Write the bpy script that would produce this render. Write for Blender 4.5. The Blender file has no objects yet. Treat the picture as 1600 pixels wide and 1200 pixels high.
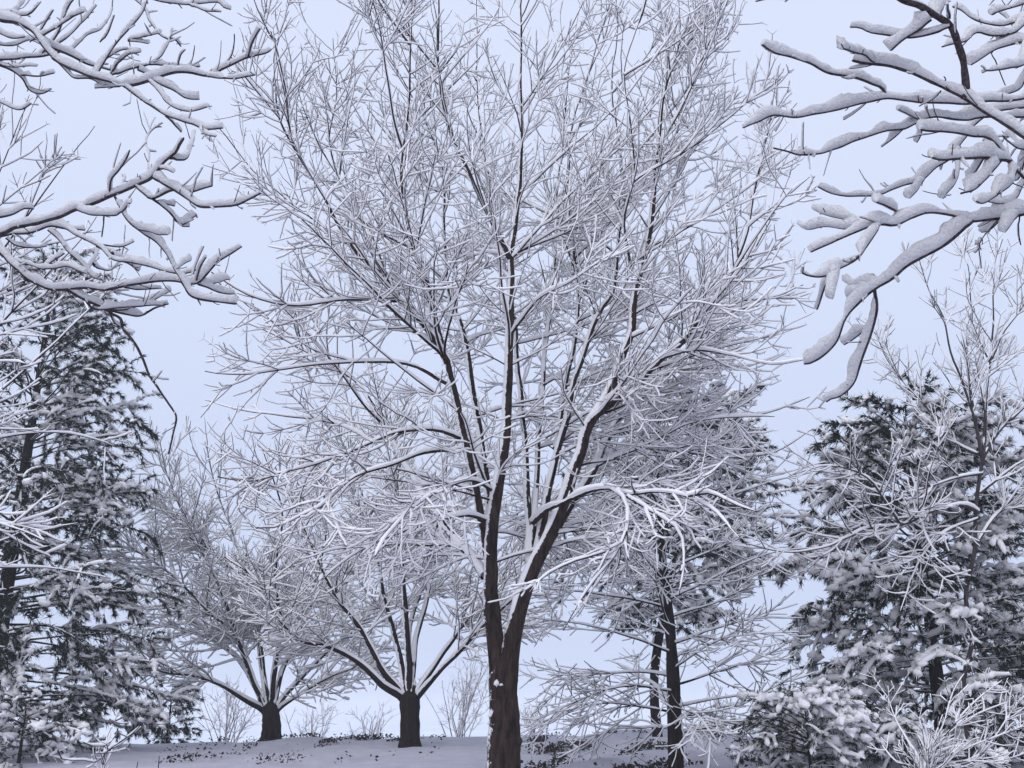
import bpy, math
import numpy as np
from mathutils import Vector

# ------------------------------------------------------------------ camera, sky, sun, exposure
sc = bpy.context.scene
COL = sc.collection
PITCH = math.radians(18.0)
F = 1570.0                      # focal length in photo pixels (photo is 1600 x 1200)
EYE = np.array([0.0, 0.0, 1.6])
cam_d = bpy.data.cameras.new("camera")
cam_d.sensor_width = 36.0
cam_d.lens = 36.0 * F / 1600.0
cam_d.clip_start = 0.05
cam_d.clip_end = 20000.0
cam = bpy.data.objects.new("camera", cam_d)
COL.objects.link(cam)
cam.location = EYE
cam.rotation_euler = (math.pi / 2 + PITCH, 0, 0)
sc.camera = cam

SUN_ELEV, SUN_AZ = math.radians(42), math.radians(-150)
w = bpy.data.worlds.new("World")
sc.world = w
w.use_nodes = True
nt = w.node_tree
nt.nodes.clear()
wo = nt.nodes.new("ShaderNodeOutputWorld")
bg = nt.nodes.new("ShaderNodeBackground")
sky = nt.nodes.new("ShaderNodeTexSky")
sky.sky_type = 'NISHITA'
sky.sun_disc = False
sky.sun_elevation = SUN_ELEV
sky.sun_rotation = SUN_AZ
sky.dust_density = 5.0
mixw = nt.nodes.new("ShaderNodeMix")
mixw.data_type = 'RGBA'
mixw.inputs[0].default_value = 0.94          # a closed, even cloud deck hides almost all of the clear sky
tcw = nt.nodes.new("ShaderNodeTexCoord")
spw = nt.nodes.new("ShaderNodeSeparateXYZ")
nt.links.new(tcw.outputs["Generated"], spw.inputs[0])
mrw = nt.nodes.new("ShaderNodeMapRange")     # cloud deck: a little dimmer and bluer towards the horizon
mrw.inputs[1].default_value = 0.0; mrw.inputs[2].default_value = 0.55
nt.links.new(spw.outputs[2], mrw.inputs[0])
deck = nt.nodes.new("ShaderNodeMix"); deck.data_type = 'RGBA'
deck.inputs[6].default_value = (6.1, 7.05, 9.5, 1)
deck.inputs[7].default_value = (7.5, 8.25, 10.4, 1)
nt.links.new(mrw.outputs[0], deck.inputs[0])
nt.links.new(deck.outputs[2], mixw.inputs[7])
nt.links.new(sky.outputs[0], mixw.inputs[6])
nt.links.new(mixw.outputs[2], bg.inputs[0])
bg.inputs[1].default_value = 0.1
nt.links.new(bg.outputs[0], wo.inputs[0])

sun_d = bpy.data.lights.new("sun", 'SUN')
sun_d.energy = 1.5
sun_d.angle = math.radians(80)
sun_d.color = (1.0, 0.985, 0.97)
sun = bpy.data.objects.new("sun", sun_d)
COL.objects.link(sun)
sd = Vector((math.sin(SUN_AZ) * math.cos(SUN_ELEV), math.cos(SUN_AZ) * math.cos(SUN_ELEV), math.sin(SUN_ELEV)))
sun.rotation_euler = (-sd).to_track_quat('-Z', 'Y').to_euler()

sc.view_settings.view_transform = 'Standard'
sc.view_settings.look = 'None'
sc.view_settings.exposure = 0.0
sc.view_settings.gamma = 1.0
sc.cycles.max_bounces = 6
sc.cycles.diffuse_bounces = 4
sc.cycles.volume_bounces = 1

# ------------------------------------------------------------------ pixel to place
FW = np.array([0.0, math.cos(PITCH), math.sin(PITCH)])
UP = np.array([0.0, -math.sin(PITCH), math.cos(PITCH)])
RT = np.array([1.0, 0.0, 0.0])
ZZ = np.array([0.0, 0.0, 1.0])
WIND_UP = np.array([-0.36, -0.30, 1.0]); WIND_UP /= np.linalg.norm(WIND_UP); LIMB_UP = np.array([-0.12, 0.0, 0.993])   # snow settled a little to windward

def ray(px, py):
    return FW + RT * (px - 800.0) / F + UP * (600.0 - py) / F

def at(px, py, Y):
    """the point that photo pixel (px, py) shows when it stands at ground distance Y"""
    d = ray(px, py)
    return EYE + d * (Y / d[1])

def ground_z(x, y):
    x = np.asarray(x, float); y = np.asarray(y, float)
    t = np.clip(y / 22.0, 0, 1)
    z = 1.0 * t ** 0.85
    z = z + 0.10 * np.sin(x * 0.21 + 0.6) * np.clip(y / 10, 0, 1) * np.clip((34 - y) / 10, 0, 1) * 0.5
    z = z + np.exp(-((x + 11.5) / 2.5) ** 2 - ((y - 19) / 4.0) ** 2) * -0.12
    z = z + 0.03 * np.sin(x * 0.9 + y * 0.5) + 0.02 * np.sin(x * 1.7 - y * 1.3 + 1)
    over = np.clip(y - 24.0, 0, None)
    z = z - np.minimum(0.010 * over ** 2 + 0.12 * over, 7.2)
    return z

# ------------------------------------------------------------------ materials
def new_mat(name):
    m = bpy.data.materials.new(name)
    m.use_nodes = True
    n = m.node_tree
    b = n.nodes["Principled BSDF"]
    return m, n, b

def tex(n, kind, scale, **kw):
    t = n.nodes.new(kind)
    t.inputs["Scale"].default_value = scale
    for k, v in kw.items():
        t.inputs[k].default_value = v
    g = n.nodes.new("ShaderNodeNewGeometry")
    n.links.new(g.outputs["Position"], t.inputs["Vector"])
    return t

def ramp(n, src, stops):
    r = n.nodes.new("ShaderNodeValToRGB")
    while len(r.color_ramp.elements) < len(stops):
        r.color_ramp.elements.new(0.5)
    for e, (p, c) in zip(r.color_ramp.elements, stops):
        e.position = p
        e.color = (*c, 1)
    n.links.new(src, r.inputs[0])
    return r

SNOW_A, SNOW_B = (0.86, 0.845, 0.865), (0.92, 0.905, 0.915)

def snow_mat(name, bump_scale=60.0, bump=0.4, dist=0.01, ca=SNOW_A, cb=SNOW_B):
    m, n, b = new_mat(name)
    t = tex(n, "ShaderNodeTexNoise", 3.0, Detail=4.0)
    r = ramp(n, t.outputs[0], [(0.3, ca), (0.7, cb)])
    n.links.new(r.outputs[0], b.inputs["Base Color"])
    b.inputs["Roughness"].default_value = 0.85
    b.inputs["Specular IOR Level"].default_value = 0.2
    t2 = tex(n, "ShaderNodeTexNoise", bump_scale, Detail=5.0, Roughness=0.65)
    bp = n.nodes.new("ShaderNodeBump")
    bp.inputs["Strength"].default_value = bump
    bp.inputs["Distance"].default_value = dist
    n.links.new(t2.outputs[0], bp.inputs["Height"])
    n.links.new(bp.outputs[0], b.inputs["Normal"])
    return m

def bark_mat(name, dark, light, scale=18.0, stick=0.62, wind=(-0.75, -0.2, 0.6), zstretch=0.25, low=None):
    """bark with wind-blown snow stuck to the faces turned up and to windward"""
    m, n, b = new_mat(name)
    g = n.nodes.new("ShaderNodeNewGeometry")
    mp = n.nodes.new("ShaderNodeMapping")
    mp.inputs["Scale"].default_value = (1, 1, zstretch)
    n.links.new(g.outputs["Position"], mp.inputs["Vector"])
    t = n.nodes.new("ShaderNodeTexNoise")
    t.inputs["Scale"].default_value = scale
    t.inputs["Detail"].default_value = 6.0
    t.inputs["Roughness"].default_value = 0.65
    n.links.new(mp.outputs[0], t.inputs["Vector"])
    r = ramp(n, t.outputs[0], [(0.35, dark), (0.7, light)])
    bp = n.nodes.new("ShaderNodeBump")
    bp.inputs["Strength"].default_value = 0.9
    bp.inputs["Distance"].default_value = 0.02
    n.links.new(t.outputs[0], bp.inputs["Height"])
    n.links.new(bp.outputs[0], b.inputs["Normal"])
    b.inputs["Roughness"].default_value = 0.9
    b.inputs["Specular IOR Level"].default_value = 0.15
    # stuck snow
    dt = n.nodes.new("ShaderNodeVectorMath"); dt.operation = 'DOT_PRODUCT'
    wv = Vector(wind).normalized()
    dt.inputs[1].default_value = wv
    n.links.new(g.outputs["Normal"], dt.inputs[0])
    t2 = tex(n, "ShaderNodeTexNoise", 9.0, Detail=7.0, Roughness=0.75)
    ad = n.nodes.new("ShaderNodeMath"); ad.operation = 'MULTIPLY_ADD'
    ad.inputs[1].default_value = 1.1
    n.links.new(t2.outputs[0], ad.inputs[0])
    n.links.new(dt.outputs["Value"], ad.inputs[2])
    r2 = ramp(n, ad.outputs[0], [(stick + 0.30, (0, 0, 0)), (stick + 0.36, (1, 1, 1))])
    fac = r2.outputs[0]
    if low is not None:               # trunk foot is sheltered: snow starts sticking higher up
        sp = n.nodes.new("ShaderNodeSeparateXYZ")
        n.links.new(g.outputs["Position"], sp.inputs[0])
        mr = n.nodes.new("ShaderNodeMapRange")
        mr.inputs[1].default_value = low[0]; mr.inputs[2].default_value = low[1]
        n.links.new(sp.outputs[2], mr.inputs[0])
        mr.inputs[3].default_value = -0.42; mr.inputs[4].default_value = 0.0
        mu = n.nodes.new("ShaderNodeMath"); mu.operation = 'ADD'
        n.links.new(ad.outputs[0], mu.inputs[0]); n.links.new(mr.outputs[0], mu.inputs[1])
        n.links.new(mu.outputs[0], r2.inputs[0])
    mx = n.nodes.new("ShaderNodeMix"); mx.data_type = 'RGBA'
    n.links.new(fac, mx.inputs[0])
    n.links.new(r.outputs[0], mx.inputs[6])
    mx.inputs[7].default_value = (*SNOW_A, 1)
    n.links.new(mx.outputs[2], b.inputs["Base Color"])
    return m

def plain_mat(name, a, c, scale=6.0, rough=0.8):
    m, n, b = new_mat(name)
    t = tex(n, "ShaderNodeTexNoise", scale, Detail=3.0)
    r = ramp(n, t.outputs[0], [(0.35, a), (0.65, c)])
    n.links.new(r.outputs[0], b.inputs["Base Color"])
    b.inputs["Roughness"].default_value = rough
    b.inputs["Specular IOR Level"].default_value = 0.2
    return m

M_SNOW = snow_mat("branch_snow", 45, 0.35, 0.01)
M_SNOW_NEAR = snow_mat("fluffy_snow", 60, 1.0, 0.02, (0.74, 0.73, 0.75), (0.82, 0.81, 0.825))
M_GROUND = snow_mat("ground_snow", 5, 0.5, 0.06, (0.43, 0.423, 0.49), (0.51, 0.503, 0.565))  # darker base colour than branch snow: shade on the ground put into the colour
M_BARK = bark_mat("maple_bark", (0.008, 0.006, 0.006), (0.065, 0.042, 0.034), low=(2.4, 4.4))
M_BARK_FAR = bark_mat("dark_bark", (0.012, 0.009, 0.009), (0.035, 0.026, 0.025), stick=0.66)
M_TRUNK_FAR = bark_mat("sheltered_trunk_bark", (0.010, 0.008, 0.008), (0.035, 0.026, 0.024), stick=0.95, wind=(-0.9, -0.3, 0.3))
M_TWIG = plain_mat("twig_bark", (0.022, 0.016, 0.020), (0.05, 0.038, 0.045), 30)
M_NEARBARK = plain_mat("wet_branch_bark", (0.020, 0.014, 0.018), (0.075, 0.055, 0.058), 90)
M_PALE = bark_mat("frosted_bark", (0.03, 0.024, 0.025), (0.09, 0.075, 0.08), stick=0.70)
M_TAN = plain_mat("tan_twig", (0.10, 0.07, 0.06), (0.20, 0.15, 0.13), 20)
M_NEEDLE = plain_mat("pine_needles", (0.008, 0.014, 0.011), (0.026, 0.038, 0.028), 4)
M_LEAF = plain_mat("dead_leaves", (0.015, 0.012, 0.012), (0.05, 0.04, 0.035), 8)

# ------------------------------------------------------------------ mesh assembly (numpy)
class Acc:
    def __init__(self):
        self.v, self.q, self.t, self.n = [], [], [], 0
    def grid(self, V):
        """V: (B, N, S, 3) rings -> quads"""
        B, N, S, _ = V.shape
        if B == 0:
            return
        idx = np.arange(B * N * S).reshape(B, N, S) + self.n
        a = idx[:, :-1, :]; b = idx[:, 1:, :]
        a2 = np.roll(a, -1, 2); b2 = np.roll(b, -1, 2)
        self.q.append(np.stack([a, a2, b2, b], -1).reshape(-1, 4))
        self.v.append(V.reshape(-1, 3)); self.n += B * N * S
    def quads(self, V, Q):
        self.v.append(V); self.q.append(Q + self.n); self.n += len(V)
    def tris(self, V, T):
        self.v.append(V); self.t.append(T + self.n); self.n += len(V)
    def build(self, name, mat, parent=None, smooth=True):
        me = bpy.data.meshes.new(name)
        if self.v:
            v = np.concatenate(self.v).astype(np.float32)
            q = np.concatenate(self.q).astype(np.int32) if self.q else np.zeros((0, 4), np.int32)
            t = np.concatenate(self.t).astype(np.int32) if self.t else np.zeros((0, 3), np.int32)
            nf = len(q) + len(t)
            if parent is not None:
                p = parent
                off = np.zeros(3, np.float32)
                while p is not None:
                    off += np.array(p.location, np.float32); p = p.parent
                v = v - off
            me.vertices.add(len(v)); me.vertices.foreach_set("co", v.ravel())
            me.loops.add(q.size + t.size); me.loops.foreach_set("vertex_index", np.r_[q.ravel(), t.ravel()])
            me.polygons.add(nf)
            me.polygons.foreach_set("loop_start", np.r_[np.arange(len(q)) * 4, q.size + np.arange(len(t)) * 3].astype(np.int32))
            me.update(calc_edges=True)
            if smooth:
                me.polygons.foreach_set("use_smooth", np.ones(nf, bool))
        me.materials.append(mat)
        o = bpy.data.objects.new(name, me)
        COL.objects.link(o)
        if parent is not None:
            o.parent = parent
        return o

def norm(v):
    return v / np.maximum(np.linalg.norm(v, axis=-1, keepdims=True), 1e-9)

def tangents(P):
    T = np.empty_like(P)
    T[:, 1:-1] = P[:, 2:] - P[:, :-2]
    T[:, 0] = P[:, 1] - P[:, 0]
    T[:, -1] = P[:, -1] - P[:, -2]
    return norm(T)

def wood(acc, P, R, S, rough=0.0, rng=None):
    B = P.shape[0]
    if B == 0:
        return
    T = tangents(P)
    mean = norm(P[:, -1] - P[:, 0])
    ref = np.where((np.abs(mean[:, 2:3]) < 0.8), ZZ, RT)[:, None, :]
    U = norm(ref - (ref * T).sum(-1, keepdims=True) * T)
    L = np.cross(T, U)
    th = np.arange(S) * 2 * math.pi / S
    RR = R[:, :, None]
    if rough and rng is not None:
        RR = RR * (1 + rough * smooth_noise(rng, (B, P.shape[1]), 1)[:, :, None] + rough * 0.6 * rng.normal(0, 1, (B, P.shape[1], S)))
    else:
        RR = np.repeat(RR, S, 2)
    V = P[:, :, None, :] + RR[..., None] * (np.cos(th)[None, None, :, None] * U[:, :, None, :] + np.sin(th)[None, None, :, None] * L[:, :, None, :])
    acc.grid(V)

def smooth_noise(rng, shape, passes=2):
    x = rng.normal(0, 1, shape)
    for _ in range(passes):
        y = x.copy()
        y[:, 1:-1] = 0.25 * x[:, :-2] + 0.5 * x[:, 1:-1] + 0.25 * x[:, 2:]
        x = y
    return x / max(x.std(), 1e-6)

def snow(acc, P, R, amount, S, rng, power=1.4, lump=0.30, passes=2, gap=-1.35, wide=0.46, ring=0.0, taper=True, upv=WIND_UP, thin=True):
    """a ridge of snow lying on the upper side of each branch; steep wood holds less"""
    B, N, _ = P.shape
    if B == 0:
        return
    T = tangents(P)
    U = upv - (T * upv).sum(-1, keepdims=True) * T
    h = np.linalg.norm(U, axis=-1)
    U = U / np.maximum(h, 0.05)[..., None]
    L = np.cross(T, U)
    nz = smooth_noise(rng, (B, N), passes)
    if passes > 4:
        nz = 0.75 * nz + 0.55 * smooth_noise(rng, (B, N), 3)
    s = amount * (np.clip(0.45 + 0.55 * R / (R[:, :1] + 1e-6), 0.4, 1) if thin else 1.0) * h ** power * np.clip(1 + lump * nz, 0.15, 2.0)
    keep = 1 / (1 + np.exp(-(smooth_noise(rng, (B, N), passes) - gap) * 6))
    s = s * keep * np.clip((h - 0.10) / 0.2, 0, 1)
    if taper:
        e = np.ones(N); e[-1] = 0.0 if N > 2 else 0.5; e[0] = 0.6
        if N > 12:
            e[-2] = 0.85; e[-3] = 0.96
        s = s * e[None]
    k = np.clip(s / 0.004, 0, 1)
    top = R * (0.2 + 0.8 * k) * 0.98 + s
    bot = -0.15 * R * k
    b = R * (0.3 + 0.72 * k) + s * wide
    c = (top + bot) / 2; a = (top - bot) / 2
    th = np.arange(S) * 2 * math.pi / S + math.pi / 2
    sn = np.sin(th); cs = np.cos(th)
    A = a[:, :, None] * sn + c[:, :, None]
    Bq = b[:, :, None] * cs
    if ring:
        rn = rng.normal(0, 1, (B, N, S))
        rn[:, 1:-1] = 0.3 * rn[:, :-2] + 0.5 * rn[:, 1:-1] + 0.3 * rn[:, 2:]
        f = 1 + (ring * rn + 0.35 * ring * rng.normal(0, 1, (B, N, S))) * k[:, :, None]
        A = (A - bot[:, :, None]) * f + bot[:, :, None]; Bq = Bq * f
    V = P[:, :, None, :] + A[..., None] * U[:, :, None, :] + Bq[..., None] * L[:, :, None, :]
    acc.grid(V)

def curve(pts, n):
    """Catmull-Rom through pts, n evenly spaced points"""
    p = np.asarray(pts, float)
    p = np.vstack([2 * p[0] - p[1], p, 2 * p[-1] - p[-2]])
    out = []
    for i in range(1, len(p) - 2):
        t = np.linspace(0, 1, 16, endpoint=False)[:, None]
        a, b, c, d = p[i - 1], p[i], p[i + 1], p[i + 2]
        out.append(0.5 * (2 * b + (c - a) * t + (2 * a - 5 * b + 4 * c - d) * t ** 2 + (3 * b - a - 3 * c + d) * t ** 3))
    out = np.vstack(out + [p[-2:-1]])
    s = np.r_[0, np.cumsum(np.linalg.norm(np.diff(out, axis=0), axis=1))]
    q = np.linspace(0, s[-1], n)
    return np.stack([np.interp(q, s, out[:, k]) for k in range(out.shape[1])], -1)

def length(P):
    return np.linalg.norm(np.diff(P, axis=-2), axis=-1).sum(-1)

def grow(st, d, L, n, rng, wob=0.10, t0=0.0, t1=0.15):
    """grow B branches from st along d: tropism goes from t0 (base) to t1 (tip) along z"""
    P = [st]; d = norm(d)
    fr = np.full(n, 1.0 / n)
    if n > 1:                                   # a short last piece gives a blunt tip
        fr[:-1] = 0.94 / (n - 1); fr[-1] = 0.06
    B = len(st)
    t0 = np.broadcast_to(t0, (B,)); t1 = np.broadcast_to(t1, (B,))
    for i in range(n):
        f = (i + 0.5) / n
        k = t0 * (1 - f) + t1 * f
        d = norm(d + wob * rng.normal(0, 1, d.shape) + k[:, None] * ZZ)
        P.append(P[-1] + d * (L * fr[i])[:, None])
    return np.stack(P, 1)

def shoots(P, R, spacing, rng, tmin=0.15, tmax=0.97, ang=(0.6, 1.0), opposite=True, flat=0.0):
    """where side shoots leave a set of branches: start, direction, position along, wood radius, parent index"""
    B, N, _ = P.shape
    ln = length(P)
    cnt = np.maximum(0, rng.poisson(np.maximum(ln * (tmax - tmin) / spacing, 0)))
    if opposite:
        cnt = np.maximum(cnt // 2, (ln > spacing).astype(int))
    par = np.repeat(np.arange(B), cnt)
    if len(par) == 0:
        z = np.zeros((0, 3)); return z, z, np.zeros(0), np.zeros(0), np.zeros(0, int)
    t = rng.uniform(tmin, tmax, len(par))
    phi = rng.uniform(0, 2 * math.pi, len(par))
    if opposite:
        par = np.r_[par, par]; t = np.r_[t, t]; phi = np.r_[phi, phi + math.pi]
    x = t * (N - 1); i = np.minimum(x.astype(int), N - 2); f = (x - i)[:, None]
    st = P[par, i] * (1 - f) + P[par, i + 1] * f
    T = norm(P[par, i + 1] - P[par, i])
    r = R[par, i]
    ref = np.where(np.abs(T[:, 2:3]) < 0.9, ZZ, RT)
    U = norm(ref - (ref * T).sum(-1, keepdims=True) * T); Lr = np.cross(T, U)
    cu = np.cos(phi)[:, None] * (1 - flat)
    D = norm(cu * U + np.sin(phi)[:, None] * Lr)
    a = rng.uniform(ang[0], ang[1], len(par))[:, None]
    return st, np.cos(a) * T + np.sin(a) * D, t, r, par

def tip_radii(r0, r1, n):
    f = np.linspace(0, 1, n + 1)[None]
    R = r0[:, None] * (1 - f) + r1 * f
    R[:, -1] *= 0.4
    return R

def tag(o, label, cat, group=None, kind=None):
    o["label"] = label; o["category"] = cat
    if group: o["group"] = group
    if kind: o["kind"] = kind
    return o

def thing(name, loc, label, cat, group=None):
    o = bpy.data.objects.new(name, None)
    o.location = loc
    o.empty_display_size = 0.3
    COL.objects.link(o)
    return tag(o, label, cat, group)

def structure(o):
    o["kind"] = "structure"
    return o

# ------------------------------------------------------------------ the setting: snowy bank, lake
def build_ground():
    xs = np.unique(np.r_[np.linspace(-90, -16, 24), np.linspace(-16, 16, 150), np.linspace(16, 90, 24)])
    ys = np.unique(np.r_[np.linspace(-40, 8, 30), np.linspace(8, 26, 90), np.linspace(26, 70, 40)])
    X, Y = np.meshgrid(xs, ys)
    Z = ground_z(X, Y)
    rng = np.random.default_rng(5)
    # trampled, uneven snow where low ground cover lies beneath
    bump = 0
    for k in range(26):
        a = rng.uniform(0, 2 * math.pi); fr = rng.uniform(2.2, 9)
        bump = bump + np.sin((X * math.cos(a) + Y * math.sin(a)) * fr + rng.uniform(0, 6)) / fr ** 0.8
    patch = cover_patch(X, Y)
    drift = 0
    for k in range(9):
        a = rng.uniform(0, 2 * math.pi); fr = rng.uniform(0.5, 1.8)
        drift = drift + np.sin((X * math.cos(a) + Y * math.sin(a)) * fr + rng.uniform(0, 6)) / fr
    Z = Z + bump * (0.010 + 0.030 * patch) + 0.014 * drift
    V = np.stack([X, Y, Z], -1).reshape(-1, 3)
    ny, nx = X.shape
    i = np.arange(ny * nx).reshape(ny, nx)
    Q = np.stack([i[:-1, :-1], i[:-1, 1:], i[1:, 1:], i[1:, :-1]], -1).reshape(-1, 4)
    a = Acc(); a.quads(V, Q)
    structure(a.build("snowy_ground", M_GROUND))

def cover_patch(X, Y):
    """where leafy ground cover pokes through the snow (right of the big maple and, thinner, by the lake edge)"""
    p1 = np.clip((X - 0.1) / 0.4, 0, 1) * np.clip((5.2 - X) / 0.8, 0, 1) * np.clip((Y - 13) / 1.0, 0, 1) * np.clip((24.5 - Y) / 1.0, 0, 1)
    p2 = 0.45 * np.clip((X + 7.0) / 1.0, 0, 1) * np.clip((-1.2 - X) / 1.0, 0, 1) * np.clip((Y - 17) / 1.0, 0, 1) * np.clip((24.5 - Y) / 1.0, 0, 1)
    return np.maximum(p1, p2)

build_ground()

def build_lake():
    m, n, b = new_mat("lake_ice")
    t = tex(n, "ShaderNodeTexNoise", 0.02, Detail=6.0, Roughness=0.6)
    r = ramp(n, t.outputs[0], [(0.35, (0.62, 0.68, 0.78)), (0.65, (0.74, 0.78, 0.85))])
    n.links.new(r.outputs[0], b.inputs["Base Color"])
    b.inputs["Roughness"].default_value = 0.6
    a = Acc()
    xs = np.linspace(-6000, 6000, 9); ys = np.linspace(38, 9000, 9)
    X, Y = np.meshgrid(xs, ys)
    V = np.stack([X, Y, np.full_like(X, -5.2)], -1).reshape(-1, 3)
    i = np.arange(81).reshape(9, 9)
    Q = np.stack([i[:-1, :-1], i[:-1, 1:], i[1:, 1:], i[1:, :-1]], -1).reshape(-1, 4)
    a.quads(V, Q)
    structure(a.build("frozen_lake", m, smooth=False))
build_lake()

# ------------------------------------------------------------------ deciduous trees
def clip_len(P, inside):
    """shrink branches that leave the crown outline"""
    ok = inside(P.reshape(-1, 3)).reshape(P.shape[:2])
    ok[:, 0] = True
    first = np.where(ok.all(1), P.shape[1] - 1, np.argmin(ok, 1))
    f = np.clip(first / (P.shape[1] - 1), 0.12, 1)
    return P[:, :1] + (P - P[:, :1]) * f[:, None, None], f

def limb_tree(root, limbs, rng, inside, bark, twigmat, snowmat, sec=(0.17, 1.5), ter=(0.10, 0.42), spur=(0.10, 0.09),
              amount=0.026, limb_amount=0.04, droop_z=(3.5, 8.0), seg=(9, 5, 2), twig_r=(0.012, 0.0055, 0.0035), tmin=0.25, sides=(5, 4, 3), ssides=(6, 5, 4), power=1.2, wob=0.065):
    """limbs: list of (points, r0, r1[, options]); every limb is a part with its twigs and its snow"""
    for pts, r0, r1, *opt in limbs:
        o = opt[0] if opt else {}
        L = length(np.asarray(pts, float))
        n = max(8, int(L / 0.13))
        P = curve(pts, n)[None]
        P[:, 1:-1] += 0.006 * smooth_noise(rng, (3, n), 2).T[None, 1:-1]
        R = (r0 + (r1 - r0) * np.linspace(0, 1, n) ** 0.62)[None]
        a = Acc(); wood(a, P, R, 9, 0.04, rng)
        lo = a.build("limb", bark, root)
        tw, sn = Acc(), Acc()
        snow(sn, P, R, limb_amount * o.get("snow", 1), 7, rng, power=1.9, lump=0.3, ring=0.05, upv=LIMB_UP)
        tm = o.get("tmin", tmin)
        st, d, t, r, par = shoots(P, R, sec[0] / o.get("dens", 1), rng, tm, 0.96, (0.55, 1.05))
        if len(st):
            zf = np.clip((st[:, 2] - droop_z[0]) / (droop_z[1] - droop_z[0]), 0, 1) if "droop" not in o else np.full(len(st), 1 - o["droop"])
            ln = sec[1] * rng.uniform(0.55, 1.15, len(st)) * (1.1 - 0.45 * t) * o.get("slen", 1)
            d = norm(d + np.array([0, 0, 0.15]) * (zf[:, None]) + norm(d * [1, 1, 0.0]) * 0.5 * (1 - zf[:, None]))
            t0 = -0.16 * (1 - zf) + 0.06 * zf; t1 = 0.16 + 0.03 * zf - 0.14 * (1 - zf) * rng.uniform(0, 1, len(st))
            P2 = grow(st, d, ln, seg[0], rng, wob, t0, t1 + 0.07 - 0.12 * zf)
            P2, f = clip_len(P2, inside)
            R2 = tip_radii(np.minimum(r * 0.7, twig_r[0] * rng.uniform(0.8, 1.5, len(st))), twig_r[1] * 0.8, seg[0])
            # the limb's own tip bursts into a few leaders
            wood(tw, P2, R2, sides[0])
            snow(sn, P2, R2, amount * 1.15 * o.get("tsnow", 1), ssides[0], rng, power=power)
            allP, allR, z2 = P2, R2, zf
            st, d, t, r, par = shoots(P2, R2, ter[0], rng, 0.10, 0.97, (0.48, 0.95), flat=0.35)
            zf = z2[par]
            ln = ter[1] * rng.uniform(0.45, 1.25, len(st)) * (1.2 - 0.65 * t)
            P3 = grow(st, d, ln, seg[1], rng, wob + 0.03, -0.16 * (1 - zf), 0.44 - 0.24 * zf)
            P3, f = clip_len(P3, inside)
            R3 = tip_radii(np.minimum(r * 0.8, twig_r[1]), twig_r[2], seg[1])
            wood(tw, P3, R3, sides[1])
            snow(sn, P3, R3, amount * o.get("tsnow", 1), ssides[1], rng, power=power)
            if spur[0] > 0:
                st, d, t, r, par = shoots(P3, R3, spur[0], rng, 0.2, 0.98, (0.6, 1.1))
                ln = spur[1] * rng.uniform(0.4, 1.7, len(st))
                P4 = grow(st, d, ln, seg[2], rng, 0.10, 0.05, 0.25)
                R4 = tip_radii(np.full(len(st), twig_r[2]), twig_r[2] * 0.7, seg[2])
                wood(tw, P4, R4, sides[2])
                snow(sn, P4, R4, amount * 0.75 * o.get("tsnow", 1), ssides[2], rng, power=power, gap=-0.8)
        to = tw.build("twigs", twigmat, lo); to["kind"] = "stuff"
        so = sn.build("snow", snowmat, lo); so["kind"] = "stuff"

def crown_outline(axis, zs, rs):
    zs = np.asarray(zs); rs = np.asarray(rs)
    def inside(p):
        r = np.hypot(p[:, 0] - axis[0], p[:, 1] - axis[1])
        return r < np.interp(p[:, 2], zs, rs)
    return inside

def P3(path, Y, dy=0.0, curve_dy=None):
    """pixel path -> points; the path starts at distance Y and leans dy metres away (+) or nearer (-) by its tip"""
    n = len(path)
    out = []
    for i, (x, y) in enumerate(path):
        out.append(at(x, y, Y + dy * (i / (n - 1)) ** 0.9))
    return np.array(out)

# ---- the big maple in the middle
MY = 12.0
rng = np.random.default_rng(11)
bx = at(787, 1200, MY)
mbase = np.array([bx[0], MY, float(ground_z(bx[0], MY))])
maple = thing("maple_tree", mbase, "tall forked maple with every twig outlined in snow, thick bare brown trunk", "tree")
a = Acc()
tp = np.vstack([[mbase + [0.0, 0, -0.15]], P3([(787, 1190), (788, 1120), (786, 1080), (787, 1040), (787, 1000)], MY)])
P = curve(tp, 40)[None]
zt = P[0, :, 2] - mbase[2]
R = (0.172 + 0.10 * np.exp(-np.clip(zt + 0.15, 0, None) / 0.16) + 0.015 * np.sin(zt * 3) + np.interp(zt, [1.2, 1.9, 2.3], [0, 0.035, 0.02]))[None]
R[0] *= np.clip(np.linspace(5.0, 0.1, 40), 0, 1) ** 0.6
wood(a, P, R, 18, 0.02, rng)
bp_ = at(806, 1158, MY - 0.05)            # burl on the trunk
for c, rr in ((bp_, 0.075), (at(801, 1050, MY - 0.1), 0.05)):
    pp = np.array([[c + [0, 0, -rr], c + [0, 0, -rr * 0.6], c, c + [0, 0, rr * 0.6], c + [0, 0, rr * 1.05]]])
    wood(a, pp, np.array([[0.01, rr * 0.75, rr, rr * 0.72, 0.01]]), 10, 0.08, rng)
a.build("trunk", M_BARK, maple)
a = Acc()                                  # blobs of snow caught on the trunk
for (x, y, s) in ((776, 1068, .03), (783, 1070, .026), (766, 1118, .03), (764, 1130, .022), (777, 1172, .022), (800, 1190, .02), (765, 1152, .02), (767, 1164, .018)):
    c = at(x, y, MY - 0.155 + 0.1 * (abs(x - 786) / 24) ** 2)
    pp = np.array([[c + [-s, 0, -s * .4], c + [-s * .5, -.01, 0], c + [0.1 * s, -.015, s * .2], c + [s * .6, -.005, 0], c + [s, 0, -s * .2]]])
    wood(a, pp, np.array([[0.004, s * .55, s * .7, s * .45, 0.004]]), 8, 0.3, rng)
a.build("trunk_snow", M_SNOW, maple)["kind"] = "stuff"

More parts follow.
